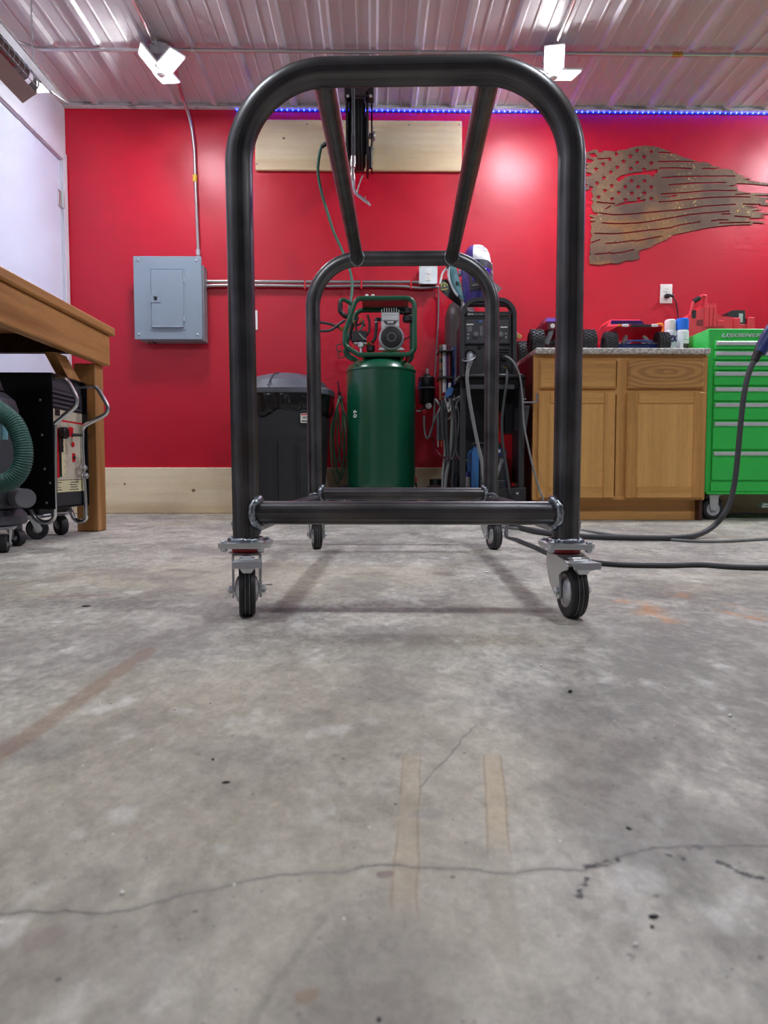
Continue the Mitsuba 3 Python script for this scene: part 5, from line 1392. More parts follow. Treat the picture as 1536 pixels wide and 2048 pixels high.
pts = [(700, 290, ry + .03), (672, 287, ry + .03), (650, 288, ry + .03), (643, 294, ry + .04), (638, 315, ry + .07), (636, 345, ry + .10), (643, 385, ry + .13), (655, 425, ry + .15), (668, 465, ry + .16), (684, 500, ry + .15), (698, 535, ry + .10), (703.5, 560, ry + .05), (704, 582, ry), (700, 608, ay + .02), (697, 630, ay)]
part(k, 'hose', tube(curve([P(*q) for q in pts], 8), .0078, 14), 'green_hose', True)
part(k, 'fitting', tube([P(652, 287.5, ry + .03), P(644, 292.5, ry + .04)], .0115, 14), 'black', 30)

# ------------------------------------------------------------------ green hose coil on a hook
k = thing('hose_coil', 'thin green hose coiled on a wall hook left of the compressor', 'hose')
hyy = WALL_Y - .06
for i, (xl_, xr_, zb, w_) in enumerate(((668, 690, 950, 0), (664, 684, 925, 1), (674, 700, 938, -1), (666, 695, 960, .5), (680, 704, 915, -.5), (662, 688, 968, .2))):
    y0 = hyy - .012 * i
    pts = [P(680, 790 + i, y0), P(675 - w_, 812, y0 - .01), P(xl_, 860, y0 - .012), P(xl_ + 1.5, zb - 45, y0), P((xl_ + xr_) / 2, zb, y0), P(xr_ - 1, zb - 45, y0 + .004), P(xr_, 862, y0 + .006), P(684 + w_, 812, y0 + .006)]
    pp = np.array(pts + [pts[0], pts[1]])
    cc = curve(np.vstack([pp]), 8)[:len(pts) * 8]
    part(k, 'loop', tube(cc, .0042, 8, closed=True), 'coil_green', True)
part(k, 'tie', tube(curve([P(677, 795, hyy - .07), P(682, 798, hyy - .078), P(687, 794, hyy - .07)], 6), .004, 8), 'green_hose', True)
k = thing('wall_hook', 'dark metal hook on the wall holding the green hose coil', 'hook')
part(k, 'arm', tube(fillet([P(679, 789, WALL_Y - .002), P(679, 789, WALL_Y - .14), P(675, 762, WALL_Y - .14)], .012, 5), .0048, 10), 'dark_red', True)
part(k, 'plate', rbox(675, 783, 683, 800, WALL_Y - .004, WALL_Y - .0005, .001), 'dark_red')

# ------------------------------------------------------------------ welder cart, welder and what stands round it
k = CART = thing('welding_cart', 'black steel welding cart with a lower tray between the compressor and the cabinet', 'cart')
WF = 3.52
def W(px, py, y=WF): return P(px, py, y)
ax0, ax1 = W(919, 860)[0], W(1046, 860)[0]
ys0, ys1 = WF - .04, WF + .33
zsh = W(980, 757)[2]
part(k, 'shelf', join(bx(ax0, ax1, ys0, ys1, zsh - .006, zsh, .002), bx(ax0, ax1, ys0, ys0 + .004, W(980, 778)[2], zsh - .006, .001)), 'black_gloss')
part(k, 'front_bar', tube(fillet([W(912, 764, ys0 - .012), W(922, 752, ys0 - .012), W(1046, 752, ys0 - .012), W(1049, 756, ys0 + .05)], .012, 5), .0105, 14), 'black_gloss', True)
ztr0, ztr1 = .065, W(1016, 975, WF - .03)[2]
for xa in (ax0, W(1035, 870)[0]):
    for y in (ys0 + .005, ys1 - .035):
        part(k, 'post', bx(xa, xa + .028, y, y + .028, ztr0, zsh - .007, .003), 'black_plastic')
part(k, 'tray', join(bx(ax0 - .005, ax1 + .005, ys0 - .02, ys1 + .02, ztr0, ztr0 + .01, .002), bx(ax0 - .005, ax1 + .005, ys0 - .024, ys0 - .016, ztr0 - .002, ztr1, .002), bx(ax0 - .005, ax0 + .003, ys0 - .02, ys1 + .02, ztr0, ztr1, .002), bx(ax1 - .003, ax1 + .005, ys0 - .02, ys1 + .02, ztr0, ztr1, .002)), 'black_plastic')
part(k, 'drawer_front', rbox(934, 769, 1029, 778, ys0 - .008, ys0, .001), 'dark_grey')
part(k, 'bolt', cyl(P(1035, 987, ys0 - .026), .007, .005, 'y', 6), 'zinc', 30)
part(k, 'back_panel', bx(ax0 + .002, ax1 - .002, ys1 - .006, ys1 - .002, ztr1 - .02, zsh - .008, .001), 'black_plastic')  # full-width black sheet, stands in for the deep shade between the posts
part(k, 'side_panel', bx(ax1 - .004, ax1 - .001, ys0 + .035, ys1 - .01, ztr1 + .02, zsh - .01, .001), 'black_plastic')  # added black sheet, stands in for the deep shade on the right
part(k, 'side_bin', hull([P(a, b, WF - .03) + [0, d, 0] for a, b in ((1045.5, 811), (1060, 811), (1045.5, 858), (1052, 862)) for d in (.0, .20)]), 'dark_grey')
part(k, 'hook', tube(fillet([P(1046, 805, WF - .075), P(1070, 805, WF - .075), P(1074, 803, WF - .075), P(1074.5, 786, WF - .075)], .02, 5), .0042, 10), 'mid_grey', True)
for px in (1050, 1054):
    part(k, 'bolt', cyl(P(px - 3, 798, WF - .034), .004, .006, 'y', 8), 'zinc', 30)
for xa in (ax0 + .03, ax1 - .03):
    small_caster(k, xa, ys0 + .06, .028, .022, ztr0, 160, trail=.012)
    small_caster(k, xa, ys1 - .04, .028, .022, ztr0, 160, trail=.012)

# the black welder on the shelf
k = thing('welder', 'black multiprocess welder with two grey knobs on the shelf of the welding cart', 'welder')
zb = zsh + .0015
x0_, x1_ = W(925, 700)[0], W(1029.5, 700)[0]
ztop_ = W(975, 632)[2]
part(k, 'case', bx(x0_ + .006, x1_ - .006, WF + .006, WF + .32, zb, ztop_ - .004, .006), 'black_plastic')
outer = fillet([W(920.5, 751), W(920.5, 597), W(1031.5, 597), W(1031.5, 751)], .085, 8)[:, [0, 2]]
inner = fillet([W(928, 751), W(928, 605), W(1024, 605), W(1024, 751)], .066, 8)[:, [0, 2]]
outer[[0, -1], 1] = zb; inner[[0, -1], 1] = zb + .004
frm = Polygon(np.vstack([outer, inner[::-1]])).buffer(0)
part(k, 'bezel', ext(frm, WF - .024, WF + .03), 'black_plastic')
# handle bridge across the top with its hand opening
hole = Polygon(fillet([W(933, 609.5), W(1021, 609.5), W(1021, 624.5), W(933, 624.5)], .02, 5, closed=True)[:, [0, 2]])
top = Polygon(fillet([W(926, 604), W(1026, 604), W(1026, 634), W(926, 634)], .05, 6, closed=True)[:, [0, 2]]).difference(hole)
part(k, 'handle', ext(top, WF - .012, WF + .05), 'black_plastic')
pn = part(k, 'control_panel', rbox(930.5, 637, 1019, 688, WF - .006, WF + .008, .003), 'dark_grey')
part(pn, 'frame', ext(sbox(*[f for f in (W(929, 688)[0], W(929, 688)[2], W(1021, 634)[0], W(1021, 634)[2])]).difference(sbox(W(931.5, 686)[0], W(931.5, 686)[2], W(1018, 638)[0], W(1018, 638)[2])), WF - .010, WF - .004), 'black')
part(k, 'name_strip', rbox(932, 624.5, 1019, 632.5, WF - .016, WF + .01, .002), 'black')
for a, b, c, d, m in ((936.5, 626, 940, 630.5, 'light_grey'), (941, 627, 947, 629.5, 'light_grey'), (949, 627.3, 956, 629.3, 'mid_grey'), (957.5, 627.3, 966, 629.3, 'mid_grey')):
    part(k, 'print', rbox(a, b, c, d, WF - .0168, WF - .015, 0), m)
for a, b, c, d, m in ((933, 647.5, 947, 650, 'white_plastic'), (1001, 653, 1015, 655.5, 'white_plastic'), (950, 640.5, 957, 645, 'navy'), (958.5, 640.5, 964, 645, 'blue_paint'), (994, 640, 997, 644, 'blue_paint'), (935, 667, 938, 670, 'light_grey'), (935, 674.5, 938, 677.5, 'light_grey'),
                    (1010.5, 665.5, 1013.5, 668.5, 'light_grey'), (1010.5, 673, 1013.5, 676, 'light_grey'), (935, 653, 944, 663, 'mid_grey')):
    part(pn, 'print', rbox(a, b, c, d, WF - .0068, WF - .005, 0), m)
for px in (950.5, 999.5):
    q = W(px, 670.5)
    part(pn, 'knob', lathe([(0, -.030), (.010, -.030), (.0125, -.027), (.0145, -.006), (.016, -.004), (0, -.004)], 28, (q[0], WF, q[2]), 'y'), 'mid_grey', 35)
part(pn, 'slot', rbox(960, 652, 965, 671, WF - .0075, WF - .005, 0), 'mid_grey')
for i in range(9):
    q0_ = 697 + i * 5.2
    part(k, 'vent_slat', hull([(x, y, z) for x in (W(993, q0_)[0], W(1018 if i < 3 else 1004, q0_)[0]) for y, z in ((WF - .002, W(1000, q0_)[2]), (WF + .007, W(1000, q0_)[2] + .002), (WF - .002, W(1000, q0_ + 2.2)[2]), (WF + .007, W(1000, q0_ + 2.6)[2]))]), 'black')
q = W(940, 712)
part(k, 'socket', lathe([(.024, -.004), (.029, -.006), (.031, 0), (.029, .008), (.022, .008)], 32, (q[0], WF, q[2]), 'y'), 'black', 35)
q = W(960, 693.5); part(k, 'trigger_socket', lathe([(0, -.003), (.005, -.003), (.0075, -.006), (.009, 0), (0, .002)], 20, (q[0], WF, q[2]), 'y'), 'black', 35)
q = W(1011, 737); part(k, 'gas_fitting', lathe([(.003, -.006), (.006, -.007), (.008, -.004), (.008, .004), (.003, .004)], 20, (q[0], WF, q[2]), 'y'), 'brass', 35)
q = W(1009, 715); part(k, 'cable_socket', cyl((q[0], WF - .006, q[2]), .017, .024, 'y', 24), 'black', 30)
k2 = thing('padlock', 'small brass padlock tag hanging at the right side of the black welder', 'padlock')
q = W(1038, 673, WF + .04)
part(k2, 'body', rot(cb(q, (.024, .010, .022), .002), 35, (0, 1, 0), q), 'tan')
part(k2, 'shackle', tube(curve([q + [-.008, 0, .012], q + [-.018, 0, .026], q + [-.026, 0, .018], q + [-.030, 0, .012]], 6), .003, 8), 'zinc', True)

# cables out of the welder
k = thing('welding_cable', 'thick grey cable with a strain-relief plug in the left socket of the black welder', 'cable')
part(k, 'plug', join(tube([W(940, 709, WF + .006), W(940.5, 715, WF - .045), W(939, 728, WF - .060)], [.018, .0185, .013], 18), tube([W(939, 727, WF - .06), W(936, 737, WF - .062)], [.0125, .0105], 18)), 'mid_grey', 30)
part(k, 'ring', tube(curve([W(949, 708, WF - .02), W(950, 715, WF - .05), W(940, 721, WF - .075), W(927, 722, WF - .05), W(927, 718, WF - .03), W(938, 717, WF - .02)], 6), .0028, 8), 'zinc_dull', True)
part(k, 'cable', tube(curve([W(937, 734, WF - .061), W(934.5, 748, WF - .075), W(934.5, 765, WF - .08), (W(939, 800, WF - .085)), W(947, 845, WF - .09), W(956, 890, WF - .1), W(964, 925, WF - .11), W(968, 960, WF - .12), W(985, 1010, WF - .14), PZ(1005, 1052, .009), PZ(1060, 1058, .009), PZ(1110, 1068, .009)], 8), .0088, 14), 'cable_grey', True)
k = thing('welding_cable', 'grey cable from the right socket of the black welder down past the cabinet corner', 'cable')
part(k, 'cable', tube(curve([W(1009, 714, WF - .004), W(1012, 713, WF - .035), W(1023, 720, WF - .05), W(1034, 736, WF - .055), W(1041, 760, WF - .06), W(1045, 800, WF - .07), W(1048, 850, WF - .09), W(1058, 900, WF - .11), W(1070, 950, WF - .13), W(1083, 990, WF - .15), PZ(1110, 1046, .005), PZ(1200, 1066, .005), PZ(1300, 1076, .005), PZ(1420, 1083, .005), PZ(1560, 1077, .005), PZ(1750, 1072, .005)], 8), .0052, 10), 'cable_grey', True)
k = thing('welding_cable', 'grey hose dropping from the front bar of the cart to the floor', 'cable')
part(k, 'cable', tube(curve([W(1012, 739, WF - .01), W(1014, 744, WF - .05), W(1013, 765, WF - .07), W(1008, 800, WF - .075), W(1004, 840, WF - .08), W(1006, 890, WF - .085), W(1012, 930, WF - .09), W(1019, 980, WF - .1), W(1024, 1015, WF - .11), PZ(1012, 1068, .0065), PZ(1035, 1080, .0065), PZ(1070, 1094, .0065), PZ(1110, 1110, .0065), PZ(1210, 1127, .0065), PZ(1320, 1131, .0065), PZ(1400, 1129.5, .0065), PZ(1470, 1134, .0065), PZ(1560, 1135, .0065), PZ(1850, 1130, .0065), PZ(2100, 1100, .0065)], 8), .0068, 12), 'cable_dark', True)

# small blue machine, red case and can on the cart's tray
tz = ztr0 + .0105
k = thing('plasma_cutter', 'small blue and black inverter machine on the lower tray of the cart', 'plasma cutter')
bf = WF + .02
bx0, bx1, bz0, bz1 = R(944, 888, 1013, 968, bf)
bz0 = tz + .016
part(k, 'case', bx(bx0 + .004, bx1, bf + .02, bf + .20, bz0, bz1 - .02, .012), 'black_plastic')
part(k, 'side_skin', join(hull([(x, y, z) for x, z in ((bx0 - .002, bz0 + .01), (bx0 + .032, bz0 + .01), (bx0 + .034, bz1 - .028), (bx0 + .012, bz1 - .012), (bx0 - .001, bz1 - .04)) for y in (bf - .006, bf + .18)])), 'blue_paint', label='light blue side')
part(k, 'side_skin', bx(bx1 - .006, bx1 + .001, bf + .01, bf + .18, bz0, bz1 - .03, .004), 'blue_paint')
part(k, 'front', bx(bx0 + .036, bx1 - .004, bf - .004, bf + .024, bz0, bz1 - .02, .005), 'black_plastic')
for i in range(11):
    zz = bz0 + .012 + i * .0092
    part(k, 'vent_slat', hull([(x, y, z) for x in (bx0 + .042, bx1 - .010) for y, z in ((bf - .011, zz), (bf - .003, zz + .003), (bf - .011, zz + .002), (bf - .003, zz + .0055))]), 'mid_grey')
part(k, 'handle', tube(fillet([(bx0 + .02, bf + .12, bz1 - .02), (bx0 + .02, bf + .12, bz1 + .006), (bx1 - .015, bf + .12, bz1 + .006), (bx1 - .015, bf + .12, bz1 - .02)], .015, 5), .0095, 12), 'black_plastic', True)
dsp = part(k, 'display', rbox(988, 896, 1003, 912, bf - .008, bf, .001), 'navy')
for a in (990, 996.5):
    part(dsp, 'digit', rbox(a, 899, a + 4.5, 905, bf - .009, bf - .0075, 0), 'light_grey')
part(k, 'connector', join(rod(P(1003, 921, bf - .002), P(1003, 923, bf - .05), .011, 14), rod(P(1003, 922, bf - .05), P(990, 962, bf - .07), .009, 14)), 'mid_grey', 30)
for sx in (bx0 + .03, bx1 - .02):
    for yy in (bf + .03, bf + .16):
        part(k, 'foot', cyl((sx, yy, tz + .008), .011, .0155, seg=16), 'rubber', 30)
k = thing('tool_case', 'red and black case standing on the lower tray behind the small blue machine', 'case')
rf = WF + .255
part(k, 'body', bx(P(994, 900, rf)[0], P(1031, 900, rf)[0], rf, rf + .05, tz, P(1010, 868, rf)[2], .006), 'red_paint')
part(k, 'spine', hull([P(a, b, rf + d) for a, b in ((995, 838), (1001, 822), (1005, 838), (1006, 884), (994, 884)) for d in (0, .05)]), 'red_paint')
part(k, 'lid', rbox(1010, 806, 1030, 868, rf + .004, rf + .05, .004), 'dark_grey', label='black upper part')
k = thing('spray_can', 'thin white can in the shadow left of the small blue machine', 'can')
q = P(935, 960, WF + .06)
part(k, 'body', lathe([(0, 0), (.020, 0), (.021, .004), (.021, .13), (.016, .142), (0, .142)], 24, (q[0] - .002, WF + .06, tz)), 'hood_grey', 35)
part(k, 'cap', lathe([(0, .141), (.013, .141), (.013, .168), (0, .17)], 20, (q[0] - .002, WF + .06, tz)), 'purple', 35)

# gas cylinder
k = thing('gas_cylinder', 'tall dark gas cylinder standing behind the black welder', 'gas cylinder')
gx, gy, gr = P(921, 700, 4.02)[0], 4.02, .0885
gt = P(921, 600, 4.02)[2]
part(k, 'body', lathe([(0, .001), (gr - .008, .001), (gr, .012), (gr, gt - .10), (gr - .006, gt - .07), (gr * .75, gt - .03), (.035, gt - .005), (.03, gt), (0, gt)], 48, (gx, gy, 0)), 'bottle_brown', 40)
part(k, 'label', ext(sbox(-.02, 0, .05, .001), 0, .001) if False else lathe([(gr + .0008, gt - .60), (gr + .0008, gt - .27)], 40, (gx, gy, 0)), 'navy_gloss', 40, label='dark blue label sleeve')
part(k, 'valve', join(rod((gx, gy, gt - .002), (gx, gy, gt + .07), .014, 16), cyl((gx, gy, gt + .085), .022, .022, seg=12), rod((gx, gy, gt + .04), (gx + .05, gy, gt + .04), .011, 14)), 'brass', 30)
part(k, 'chain', tube(curve([(gx - gr - .004, gy, .62), (gx - .05, gy - gr * .86 - .004, .60), (gx + .05, gy - gr * .86 - .004, .60), (gx + gr + .004, gy, .62)], 6), .0035, 8), 'black', True)

# purple welding helmet hung over the welder, a dark hood with a teal cover behind it
k = thing('welding_helmet', 'purple welding helmet with a white top hanging above the black welder', 'helmet')
HY = 3.72
hc = P(956, 545, HY)
hw, n_, mz = P(985, 545, HY)[0] - hc[0], 22, 30


def helm(u, v):          # u 0..1 left to right, v 0..1 top to chin
    a = (u - .5) * math.pi * 1.02
    zt_, zb_ = P(945, 484, HY)[2], P(950, 606, HY)[2]
    z = zt_ + (zb_ - zt_) * v
    w = hw * (np.interp(v, [0, .06, .16, .32, .60, .80, 1], [.52, .72, .90, 1.0, .97, .88, .70]))
    d = .16 * np.interp(v, [0, .08, .25, .5, .8, 1], [.35, .66, .92, 1.0, .98, .80])
    return np.array([hc[0] + w * math.sin(a), HY + .10 - d * math.cos(a) ** .8 if math.cos(a) > 0 else HY + .10, z])


def patch(u0, u1, v0, v1, off, nu=20, nv=14, t=.003):
    G = [[helm(u, v) for u in np.linspace(u0, u1, nu)] for v in np.linspace(v0, v1, nv)]
    G = np.array(G); cen = np.array([hc[0], HY + .10, 0])
    nrm = G - cen; nrm[..., 2] *= .0; nrm /= np.linalg.norm(nrm, axis=2, keepdims=True) + 1e-9
    A, B = (G + nrm * off).reshape(-1, 3), (G + nrm * (off - t)).reshape(-1, 3)
    V, F, N = np.vstack([A, B]), [], nu * nv
    for i in range(nv - 1):
        for j in range(nu - 1):
            p = i * nu + j
            F += [(p, p + 1, p + nu + 1), (p, p + nu + 1, p + nu), (p + N, p + N + nu + 1, p + N + 1), (p + N, p + N + nu, p + N + nu + 1)]
    edge = [j for j in range(nu)] + [i * nu + nu - 1 for i in range(1, nv)] + [(nv - 1) * nu + j for j in range(nu - 2, -1, -1)] + [i * nu for i in range(nv - 2, 0, -1)]
    for a, b in zip(edge, edge[1:] + edge[:1]):
        F += [(a, a + N, b + N), (a, b + N, b)]
    m = trimesh.Trimesh(V, np.array(F), process=False); m.fix_normals(); return m


part(k, 'shell', patch(0, 1, 0, 1, 0, 30, 24, .004), 'purple', 40)
part(k, 'crown', hull([helm(u, 0) for u in np.linspace(0, 1, 14)] + [helm(.5, 0) + [0, .08, .012]]), 'purple')
tp_ = part(k, 'top_plate', patch(.36, .90, .0, .33, .004, 16, 10, .004), 'white_paint', 40, label='white top plate with lines of dark lettering')
for i, (u0, u1) in enumerate(((.47, .70), (.46, .74), (.52, .64), (.50, .76))):
    v = .055 + i * .032
    for j in range(6):
        ua = u0 + (u1 - u0) * j / 6
        part(tp_, 'lettering', patch(ua, ua + (u1 - u0) / 8.5, v, v + .016, .0052, 3, 2, .001), 'mid_grey')
part(k, 'brow', patch(.50, .97, .335, .40, .006, 14, 3, .008), 'dark_grey', 40)
vf = part(k, 'visor_frame', patch(.27, .88, .40, .83, .006, 18, 10, .006), 'black_plastic', 40)
part(vf, 'lens', patch(.34, .78, .46, .68, .0085, 12, 6, .002), 'blue_lens', True, label='blue filter lens')
part(vf, 'lip', patch(.33, .80, .74, .765, .010, 12, 3, .004), 'mid_grey', 40)
for u in (.0, 1.0):
    q = helm(u, .42)
    part(k, 'pivot_knob', cyl(q + [(.008 if u else -.008), 0, 0], .018, .014, 'x', 20), 'light_grey', 30)
part(k, 'headband', tube(curve([P(983, 527, HY + .06), P(984, 545, HY + .10), P(984, 560, HY + .12)], 6), .006, 8), 'light_grey', True)
part(k, 'cover_lens', plate([P(984, 560, HY + .05), P(1004, 577, HY + .05), P(992, 590, HY + .05), P(982, 590, HY + .05)], .002), 'shield')
part(k, 'hanger', rod((hc[0], HY + .09, hc[2] + .05), (hc[0], 4.12, hc[2] + .06), .006, 10), 'black', 30)
k = thing('welding_hood', 'dark hood with pale teal cover and yellow emblem left of the purple helmet', 'helmet')
H2 = 3.82
tl = hull([P(a, b, H2 + d) for a, b, d in ((897, 530, .02), (911, 530, 0), (919, 560, -.02), (928, 600, -.02), (920, 598, .0), (905, 575, .02), (898, 556, .03))] + [P(a, b, H2 + d + .03) for a, b, d in ((899, 533, .02), (911, 533, 0), (926, 596, -.02))])
part(k, 'cover', tl, 'teal')
part(k, 'cover_edge', tube(curve([P(897, 533, H2 + .012), P(898, 556, H2 + .016), P(906, 577, H2 + .006), P(916, 592, H2 - .012)], 6), .007, 10), 'white_paint', True)
part(k, 'button', cb(P(913, 567, H2 - .014), (.010, .012, .022), .003), 'black')
hd_ = hull([P(a, b, H2 + d) for a, b, d in ((880, 570, .0), (883, 560, .02), (893, 558, .03), (902, 570, .02), (910, 586, .0), (922, 602, -.01), (922, 615, .0), (905, 600, -.02), (893, 593, -.03), (880, 580, -.02))] + [P(a, b, H2 + .1) for a, b in ((884, 566), (895, 562), (918, 600), (890, 590))])
part(k, 'hood', hd_, 'olive')
em = P(889, 572, H2 - .026)
part(k, 'emblem', join(tube([em + [.017 * math.cos(t), 0, .015 * math.sin(t)] for t in np.linspace(.1, math.pi + .3, 16)], .0025, 8), cyl(em + [.001, 0, 0], .006, .004, 'y', 5), hull([em + [x, y, z] for x, z in ((-.018, -.018), (.016, -.012), (.016, -.017), (-.018, -.023)) for y in (-.002, .002)])), 'yellow', 30)
part(k, 'strap', tube(curve([P(898, 532, H2), P(890, 540, H2), P(884, 550, H2), P(880, 568, H2)], 6), .006, 10), 'white_plastic', True)
part(k, 'strap_clip', cb(P(895, 534, H2 - .006), (.014, .012, .012), .003), 'black')
# thin grey air line down the wall beside the cylinder
k = thing('power_cord', 'thin grey cord running down the red wall from the outlet box behind the cylinder', 'cord')
part(k, 'cord', tube(curve([P(876, 575, WALL_Y - .025), P(877, 600, WALL_Y - .01), P(876, 650, WALL_Y - .012), P(873, 700, WALL_Y - .01), P(870, 755, WALL_Y - .02)], 8), .0042, 10), 'mid_grey', True)

# tall rods and torches in a rack left of the cart
k = thing('rod_rack', 'black rack holding tall metal rods left of the welding cart', 'rack')
rk = 3.66
part(k, 'bracket', join(rbox(878, 752, 908, 757, rk - .03, rk + .10, .002)), 'black')
part(k, 'upper_bracket', rbox(878, 700, 908, 702.5, rk - .03, rk + .10, .001), 'black')
part(k, 'post', join(bx(P(904, 760, rk)[0], P(904, 760, rk)[0] + .008, rk + .06, rk + .075, .20, P(900, 700, rk)[2], .001)), 'black')
for px, top_, bot_, r_, m_, lab in ((881.5, 690, 800, .0085, 'orange', 'orange stick coloured brown for shade with dark bands standing in the rod rack'), (889, 690, 785, .0105, 'light_grey', 'light grey metal rod standing in the rod rack'), (899.5, 692, 775, .0080, 'dark_red', 'maroon rod standing in the rod rack')):
    kk = single('metal_rod', rod(P(px, bot_, rk + .01), P(px - .5, top_, rk + .02), r_, 14), m_, lab, 'rod', 30) if m_ != 'orange' else thing('metal_rod', lab, 'rod')
    if m_ == 'orange':
        part(kk, 'stick', rod(P(px, bot_, rk + .01), P(px, top_, rk + .02), r_, 14), 'shaded_orange', 30)
        for b_ in (696, 718, 738, 747):
            part(kk, 'band', rod(P(px, b_ + 7, rk + .012), P(px, b_, rk + .018), r_ + .0008, 14), 'black', 30)

# filter regulator on the wall
k = thing('filter_regulator', 'black air regulator with white gauge and red knob on the wall beside the compressor', 'regulator')
fy = WALL_Y - .11
q = P(853, 775, fy)
part(k, 'bowl', lathe([(0, -.10), (.026, -.10), (.042, -.088), (.048, -.06), (.048, -.012), (.054, -.008), (.054, .0), (.046, .004), (.046, .052), (.040, .060), (.022, .064), (.018, .075), (0, .076)], 36, (q[0], fy, q[2])), 'black', 35)
part(k, 'band', lathe([(.0545, -.010), (.056, -.006), (.0545, -.002)], 36, (q[0], fy, q[2])), 'mid_grey', 35)
part(k, 'sticker', rbox(837, 764, 842, 780, fy - .040, fy - .02, .002), 'navy')
part(k, 'valve_stem', rod((q[0] + .004, fy, q[2] + .074), (q[0] + .004, fy, q[2] + .105), .007, 12), 'light_grey', 30)
part(k, 'bracket', bx(q[0] - .02, q[0] + .02, fy + .03, WALL_Y - .001, q[2] + .01, q[2] + .03, .003), 'black')
g = P(857, 812, fy - .03)
gg = part(k, 'gauge', cyl(g, .019, .018, 'y', 28, .003), 'zinc_dull', 30)
part(gg, 'dial', cyl(g + [0, -.0095, 0], .0150, .0012, 'y', 28), 'white_plastic', 30)
part(gg, 'needle', rot(cb(g + [0, -.0105, .003], (.002, .0008, .012), 0), 40, (0, 1, 0), g), 'black')
part(k, 'lower_body', join(rod((q[0], fy, q[2] - .095), (q[0], fy, q[2] - .125), .018, 16), rod(P(866, 806, fy), P(840, 822, fy), .012, 12)), 'black', 30)
v = P(848.5, 823.5, fy - .035)
part(k, 'red_knob', cyl(v, .0145, .014, 'y', 20, .003), 'red_plastic', 30)
part(k, 'lever', cb(P(837, 822, fy - .03), (.030, .004, .006), .001), 'zinc_dull')

# hanging cables between the compressor and the cart
k = thing('cable_bundle', 'bundle of grey and black cables hanging on the left side of the welding cart', 'cables')
bd_ = 3.60
for i, (pts, r_, m_) in enumerate((
        (((893, 790), (889, 810), (888, 860), (890, 905), (886, 945), (885, 985)), .0075, 'cable_grey'),
        (((905, 800), (904, 850), (902, 890), (897, 925), (892, 955), (890, 985)), .0085, 'cable_grey'),
        (((898, 800), (893, 830), (893, 870), (896, 905), (894, 925)), .0075, 'cable_dark'),
        (((901, 795), (910, 830), (912, 860), (912, 895), (904, 920)), .0075, 'cable_dark'),
        (((908, 790), (917, 830), (915, 870), (912, 890), (913, 905), (920, 918), (940, 922), (964, 925)), .0042, 'cable_grey'),
        (((848, 831), (848.5, 855), (851, 870), (856, 876), (864, 855), (876, 826), (886, 806)), .0058, 'cable_grey'),
        (((858, 874), (866, 850), (869, 820), (870, 800), (874, 802), (880, 812)), .0062, 'cable_grey'),
        (((903, 798), (898, 815), (908, 820), (914, 805), (920, 796)), .0038, 'cable_grey'),
        (((896, 795), (902, 800), (912, 797), (921, 792)), .0045, 'light_grey'),
        (((890, 836), (897, 838), (906, 828), (914, 815)), .0040, 'cable_grey'),
        (((863, 870), (866, 888), (876, 905), (890, 916), (906, 917), (916, 915)), .0048, 'dark_red'),
        (((885, 800), (884, 830), (885, 860), (886, 880)), .0095, 'black_plastic'),
        (((903, 970), (911, 948), (919, 930), (928, 912), (945, 892)), .0048, 'black'),
        (((904, 800), (907, 845), (909, 880), (906, 930), (903, 985)), .0055, 'cable_dark'))):
    part(k, 'cable', tube(curve([P(a, b, bd_ - .015 * (i % 4) - (.0 if a > 870 else -.25)) for a, b in pts], 8), r_, 10), m_, True)
part(k, 'connector', join(rod(P(878, 828, bd_), P(878, 868, bd_), .0125, 14), rod(P(878, 868, bd_), P(878, 880, bd_), .014, 14)), 'dark_grey', 30)
for dx in (-2, 5):
    part(k, 'prong', rod(P(878 + dx, 880, bd_), P(878.5 + dx, 894, bd_), .004, 8), 'copper' if dx > 0 else 'hood_grey', 30)
k = thing('welding_torch', 'blue torch handle hanging upside down in the cable bundle', 'torch')
part(k, 'handle', hull([P(a, b, bd_ - .05 + d) for a, b in ((890, 788), (895, 777), (903, 774), (908, 778), (903, 790), (893, 795)) for d in (-.016, .016)]), 'blue_paint')
part(k, 'nozzle', rod(P(899, 775, bd_ - .05), P(900, 766, bd_ - .05), .007, 12), 'light_grey', 30)
part(k, 'trigger', rod(P(889, 792, bd_ - .05), P(886, 796, bd_ - .05), .005, 10), 'black', 30)
k = thing('ground_clamp', 'chrome ground clamp hanging in the cable bundle below the blue torch', 'clamp')
part(k, 'jaw', tube(fillet([P(891, 794, bd_ - .06), P(892, 806, bd_ - .06), P(900, 806, bd_ - .06), P(900, 798, bd_ - .06)], .008, 4), .004, 10), 'chrome', True)
part(k, 'jaw', join(tube(curve([P(893, 808, bd_ - .06), P(896, 816, bd_ - .062), P(898, 824, bd_ - .06)], 5), .006, 10), tube(curve([P(900, 806, bd_ - .06), P(902, 815, bd_ - .062), P(899, 823, bd_ - .06)], 5), .005, 10)), 'chrome', True)
part(k, 'spring', join(*[tube([P(896.5, 808 + 1.6 * i, bd_ - .066) + [.008 * math.cos(t), .008 * math.sin(t), 0] for t in np.linspace(0, 6.28, 12, endpoint=False)], .0015, 6, closed=True) for i in range(5)]), 'zinc', True)
